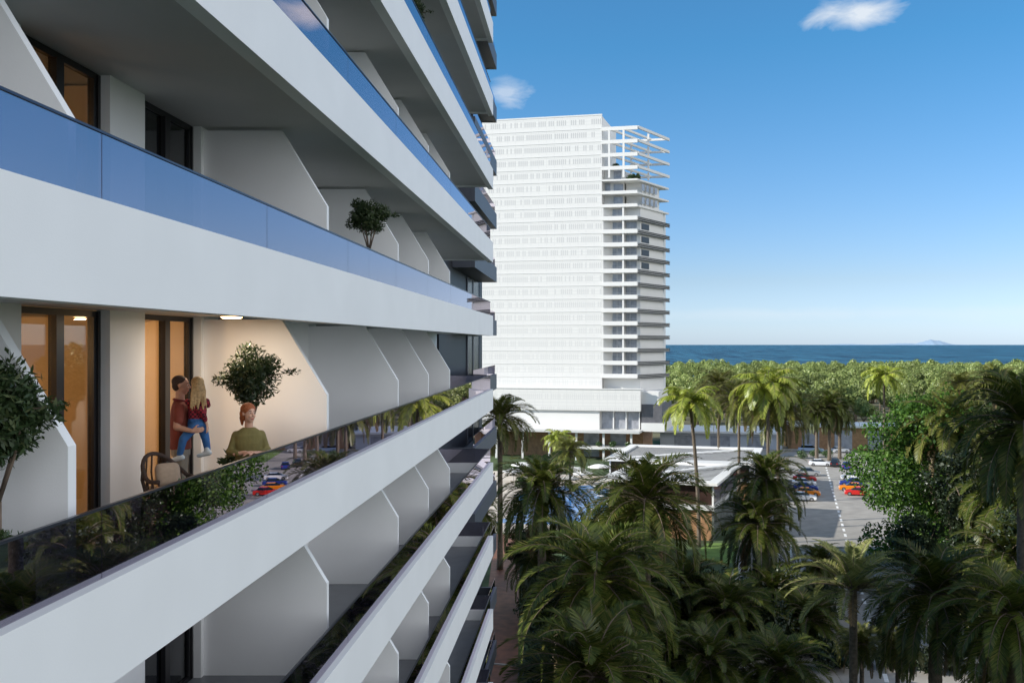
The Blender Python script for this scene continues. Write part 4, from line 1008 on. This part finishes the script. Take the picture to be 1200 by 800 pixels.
# ---------------------------------------------------------------- broad-leaved trees and dark shrubs
def broad_tree(px, py, wpx, hpx, Y, label, seed, m='broad', nleaf=9000, size=.42, group=None, nm='leafy_tree'):
    X, Z = at(px, py, Y); rx = wpx * Y / F / 2; rz = hpx * Y / F / 2; h = Z - GZ
    r = empty(nm, (X, Y, GZ)); tag(r, label, 'tree', group)
    lob = rand_lobes(30, rx, rz, rx * .30, seed) + [((0, 0, 0), (rx * .62, rx * .62, rz * .62))]
    c = link('crown', leaf_crown('crown', lob, nleaf, size, LM[m], .55, .45, .2), r); c.location = (0, 0, h)
    tips = [(rx * .55 * math.cos(k * .9), rx * .55 * math.sin(k * .9), h + rz * random.uniform(-.5, .5)) for k in range(7)]
    link('trunk', limbs(h, .10 + rx * .04, tips, (.2, .1), .6), r)
broad_tree(1098, 555, 225, 330, 112, 'big glossy leafy tree beside the road on the right, its left side sunlit', 51, nleaf=38000, size=.50)
for i, (px, py, wd, hh, Y) in enumerate(((1185, 560, 120, 150, 90), (1120, 680, 100, 130, 88), (1075, 640, 80, 130, 98), (1190, 660, 100, 150, 82))):
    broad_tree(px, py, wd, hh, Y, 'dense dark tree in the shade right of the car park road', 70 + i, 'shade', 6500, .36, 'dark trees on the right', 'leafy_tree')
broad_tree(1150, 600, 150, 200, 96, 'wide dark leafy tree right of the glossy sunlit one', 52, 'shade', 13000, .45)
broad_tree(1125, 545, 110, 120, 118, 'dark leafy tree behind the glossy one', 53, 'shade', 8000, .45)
g = 'dark trees of the shaded hedge'
for i, (px, py, wd, hh, Y) in enumerate(((800, 700, 110, 110, 84), (850, 715, 115, 120, 88), (905, 715, 115, 120, 86), (948, 710, 80, 100, 90), (762, 690, 90, 130, 90), (845, 745, 110, 100, 80), (905, 745, 110, 90, 80), (640, 700, 90, 110, 84), (735, 745, 90, 100, 78), (660, 770, 110, 90, 72), (690, 630, 90, 70, 96), (620, 640, 60, 70, 100))):
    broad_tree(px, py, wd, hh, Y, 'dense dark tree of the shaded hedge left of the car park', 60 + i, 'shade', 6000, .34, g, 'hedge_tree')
for i, (px, py, Y) in enumerate(((940, 536, 212), (955, 534, 214), (970, 535, 212), (645, 560, 164), (612, 552, 168), (708, 522, 190), (735, 660, 100), (790, 640, 112), (1075, 770, 76), (1120, 785, 74), (1030, 700, 84), (640, 700, 80), (660, 640, 100), (760, 755, 78), (790, 765, 77), (830, 780, 76), (880, 775, 77), (930, 772, 77), (960, 760, 78), (985, 795, 75), (1000, 778, 76), (1040, 792, 75), (965, 790, 75), (1060, 775, 77), (1085, 792, 74), (725, 700, 86), (780, 720, 82))):
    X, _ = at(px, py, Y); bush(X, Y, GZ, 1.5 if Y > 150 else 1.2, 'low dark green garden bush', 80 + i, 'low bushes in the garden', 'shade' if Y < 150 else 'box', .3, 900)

# ---------------------------------------------------------------- pine wood
PINES = []
for sd_ in range(4):
    lob = rand_lobes(12, 4.0, 3.3, 1.75, 300 + sd_, 1) + [((0, 0, -.5), (2.8, 2.8, 1.2))]
    cm = leaf_crown('crown', lob, 3000, .66, LM['pine'], .5, .8, 0, .55)
    tm = limbs(5.8, .22, [(2.0 * math.cos(k * 1.25), 2.0 * math.sin(k * 1.25), 7.2) for k in range(5)], (.4, .2), .72)
    PINES.append((cm, tm))
g = np.random.default_rng(5); spots = []
Yr = 236.0
while Yr < 690:
    x = .085 * Yr - 6 + g.uniform(0, 6)
    while x < .50 * Yr + 10:
        y = Yr + g.uniform(-4, 4)
        # keep the buildings, the car park and the small lawn clear
        clear = (y < 262 and x < 98 and x > 62) or (y < 256 and x < 80)
        if not clear: spots.append((x + g.uniform(-1.5, 1.5), y))
        x += g.uniform(10.0, 14.0)
    Yr += 15.5 + (Yr - 236) * .012
spots.sort(key=lambda p: p[1])
near = spots[:280]; far = spots[280:]
proto = []
for i, (x, y) in enumerate(near):
    if i < 4:
        r = empty('pine_tree', (x, y, GZ), g.uniform(0, 6.28)); tag(r, 'round topped stone pine of the wood between the gardens and the sea', 'pine tree', 'stone pines of the coastal wood')
        c = link('crown', PINES[i][0], r); c.location = (0, 0, 7.4); link('trunk', PINES[i][1], r); proto.append(r); k = g.uniform(1.15, 1.45); r.scale = (k, k, k)
    else: dup(proto[i % 4], (x, y, GZ), g.uniform(0, 6.28), g.uniform(.95, 1.45))
# the wood beyond, one mass
bmx = bmesh.new()
small = []
for sd_ in range(3):
    lob = rand_lobes(12, 4.0, 3.3, 1.75, 330 + sd_, 1) + [((0, 0, -.5), (2.8, 2.8, 1.2))]
    small.append(leaf_crown('wood_crown', lob, 1000, 1.0, LM['pine'], .55, .8, 0, .55))
co_ = [np.empty(len(m.vertices) * 3, np.float32) for m in small]
for a, m in zip(co_, small): m.vertices.foreach_get('co', a)
Vs = []
for i, (x, y) in enumerate(far):
    a = co_[i % 3].reshape(-1, 3); t = g.uniform(0, 6.28); k = g.uniform(1.0, 1.45); cx, sx = math.cos(t), math.sin(t)
    v = np.empty_like(a); v[:, 0] = (a[:, 0] * cx - a[:, 1] * sx) * k + x; v[:, 1] = (a[:, 0] * sx + a[:, 1] * cx) * k + y; v[:, 2] = a[:, 2] * k + GZ + 7.4 * k; Vs.append(v)
Vs = np.concatenate(Vs); nq = len(Vs) // 4
me = bpy.data.meshes.new('pine_forest'); me.vertices.add(len(Vs)); me.vertices.foreach_set('co', Vs.ravel()); me.loops.add(len(Vs)); me.loops.foreach_set('vertex_index', np.arange(len(Vs), dtype=np.int32))
me.polygons.add(nq); me.polygons.foreach_set('loop_start', np.arange(0, 4 * nq, 4, dtype=np.int32)); me.materials.append(LM['pine']); me.update(calc_edges=True)
o = link('pine_forest', me); tag(o, 'far mass of the pine wood along the sea', 'pine wood', None, 'stuff')
bmx.free()
print('pines', len(near), len(far))
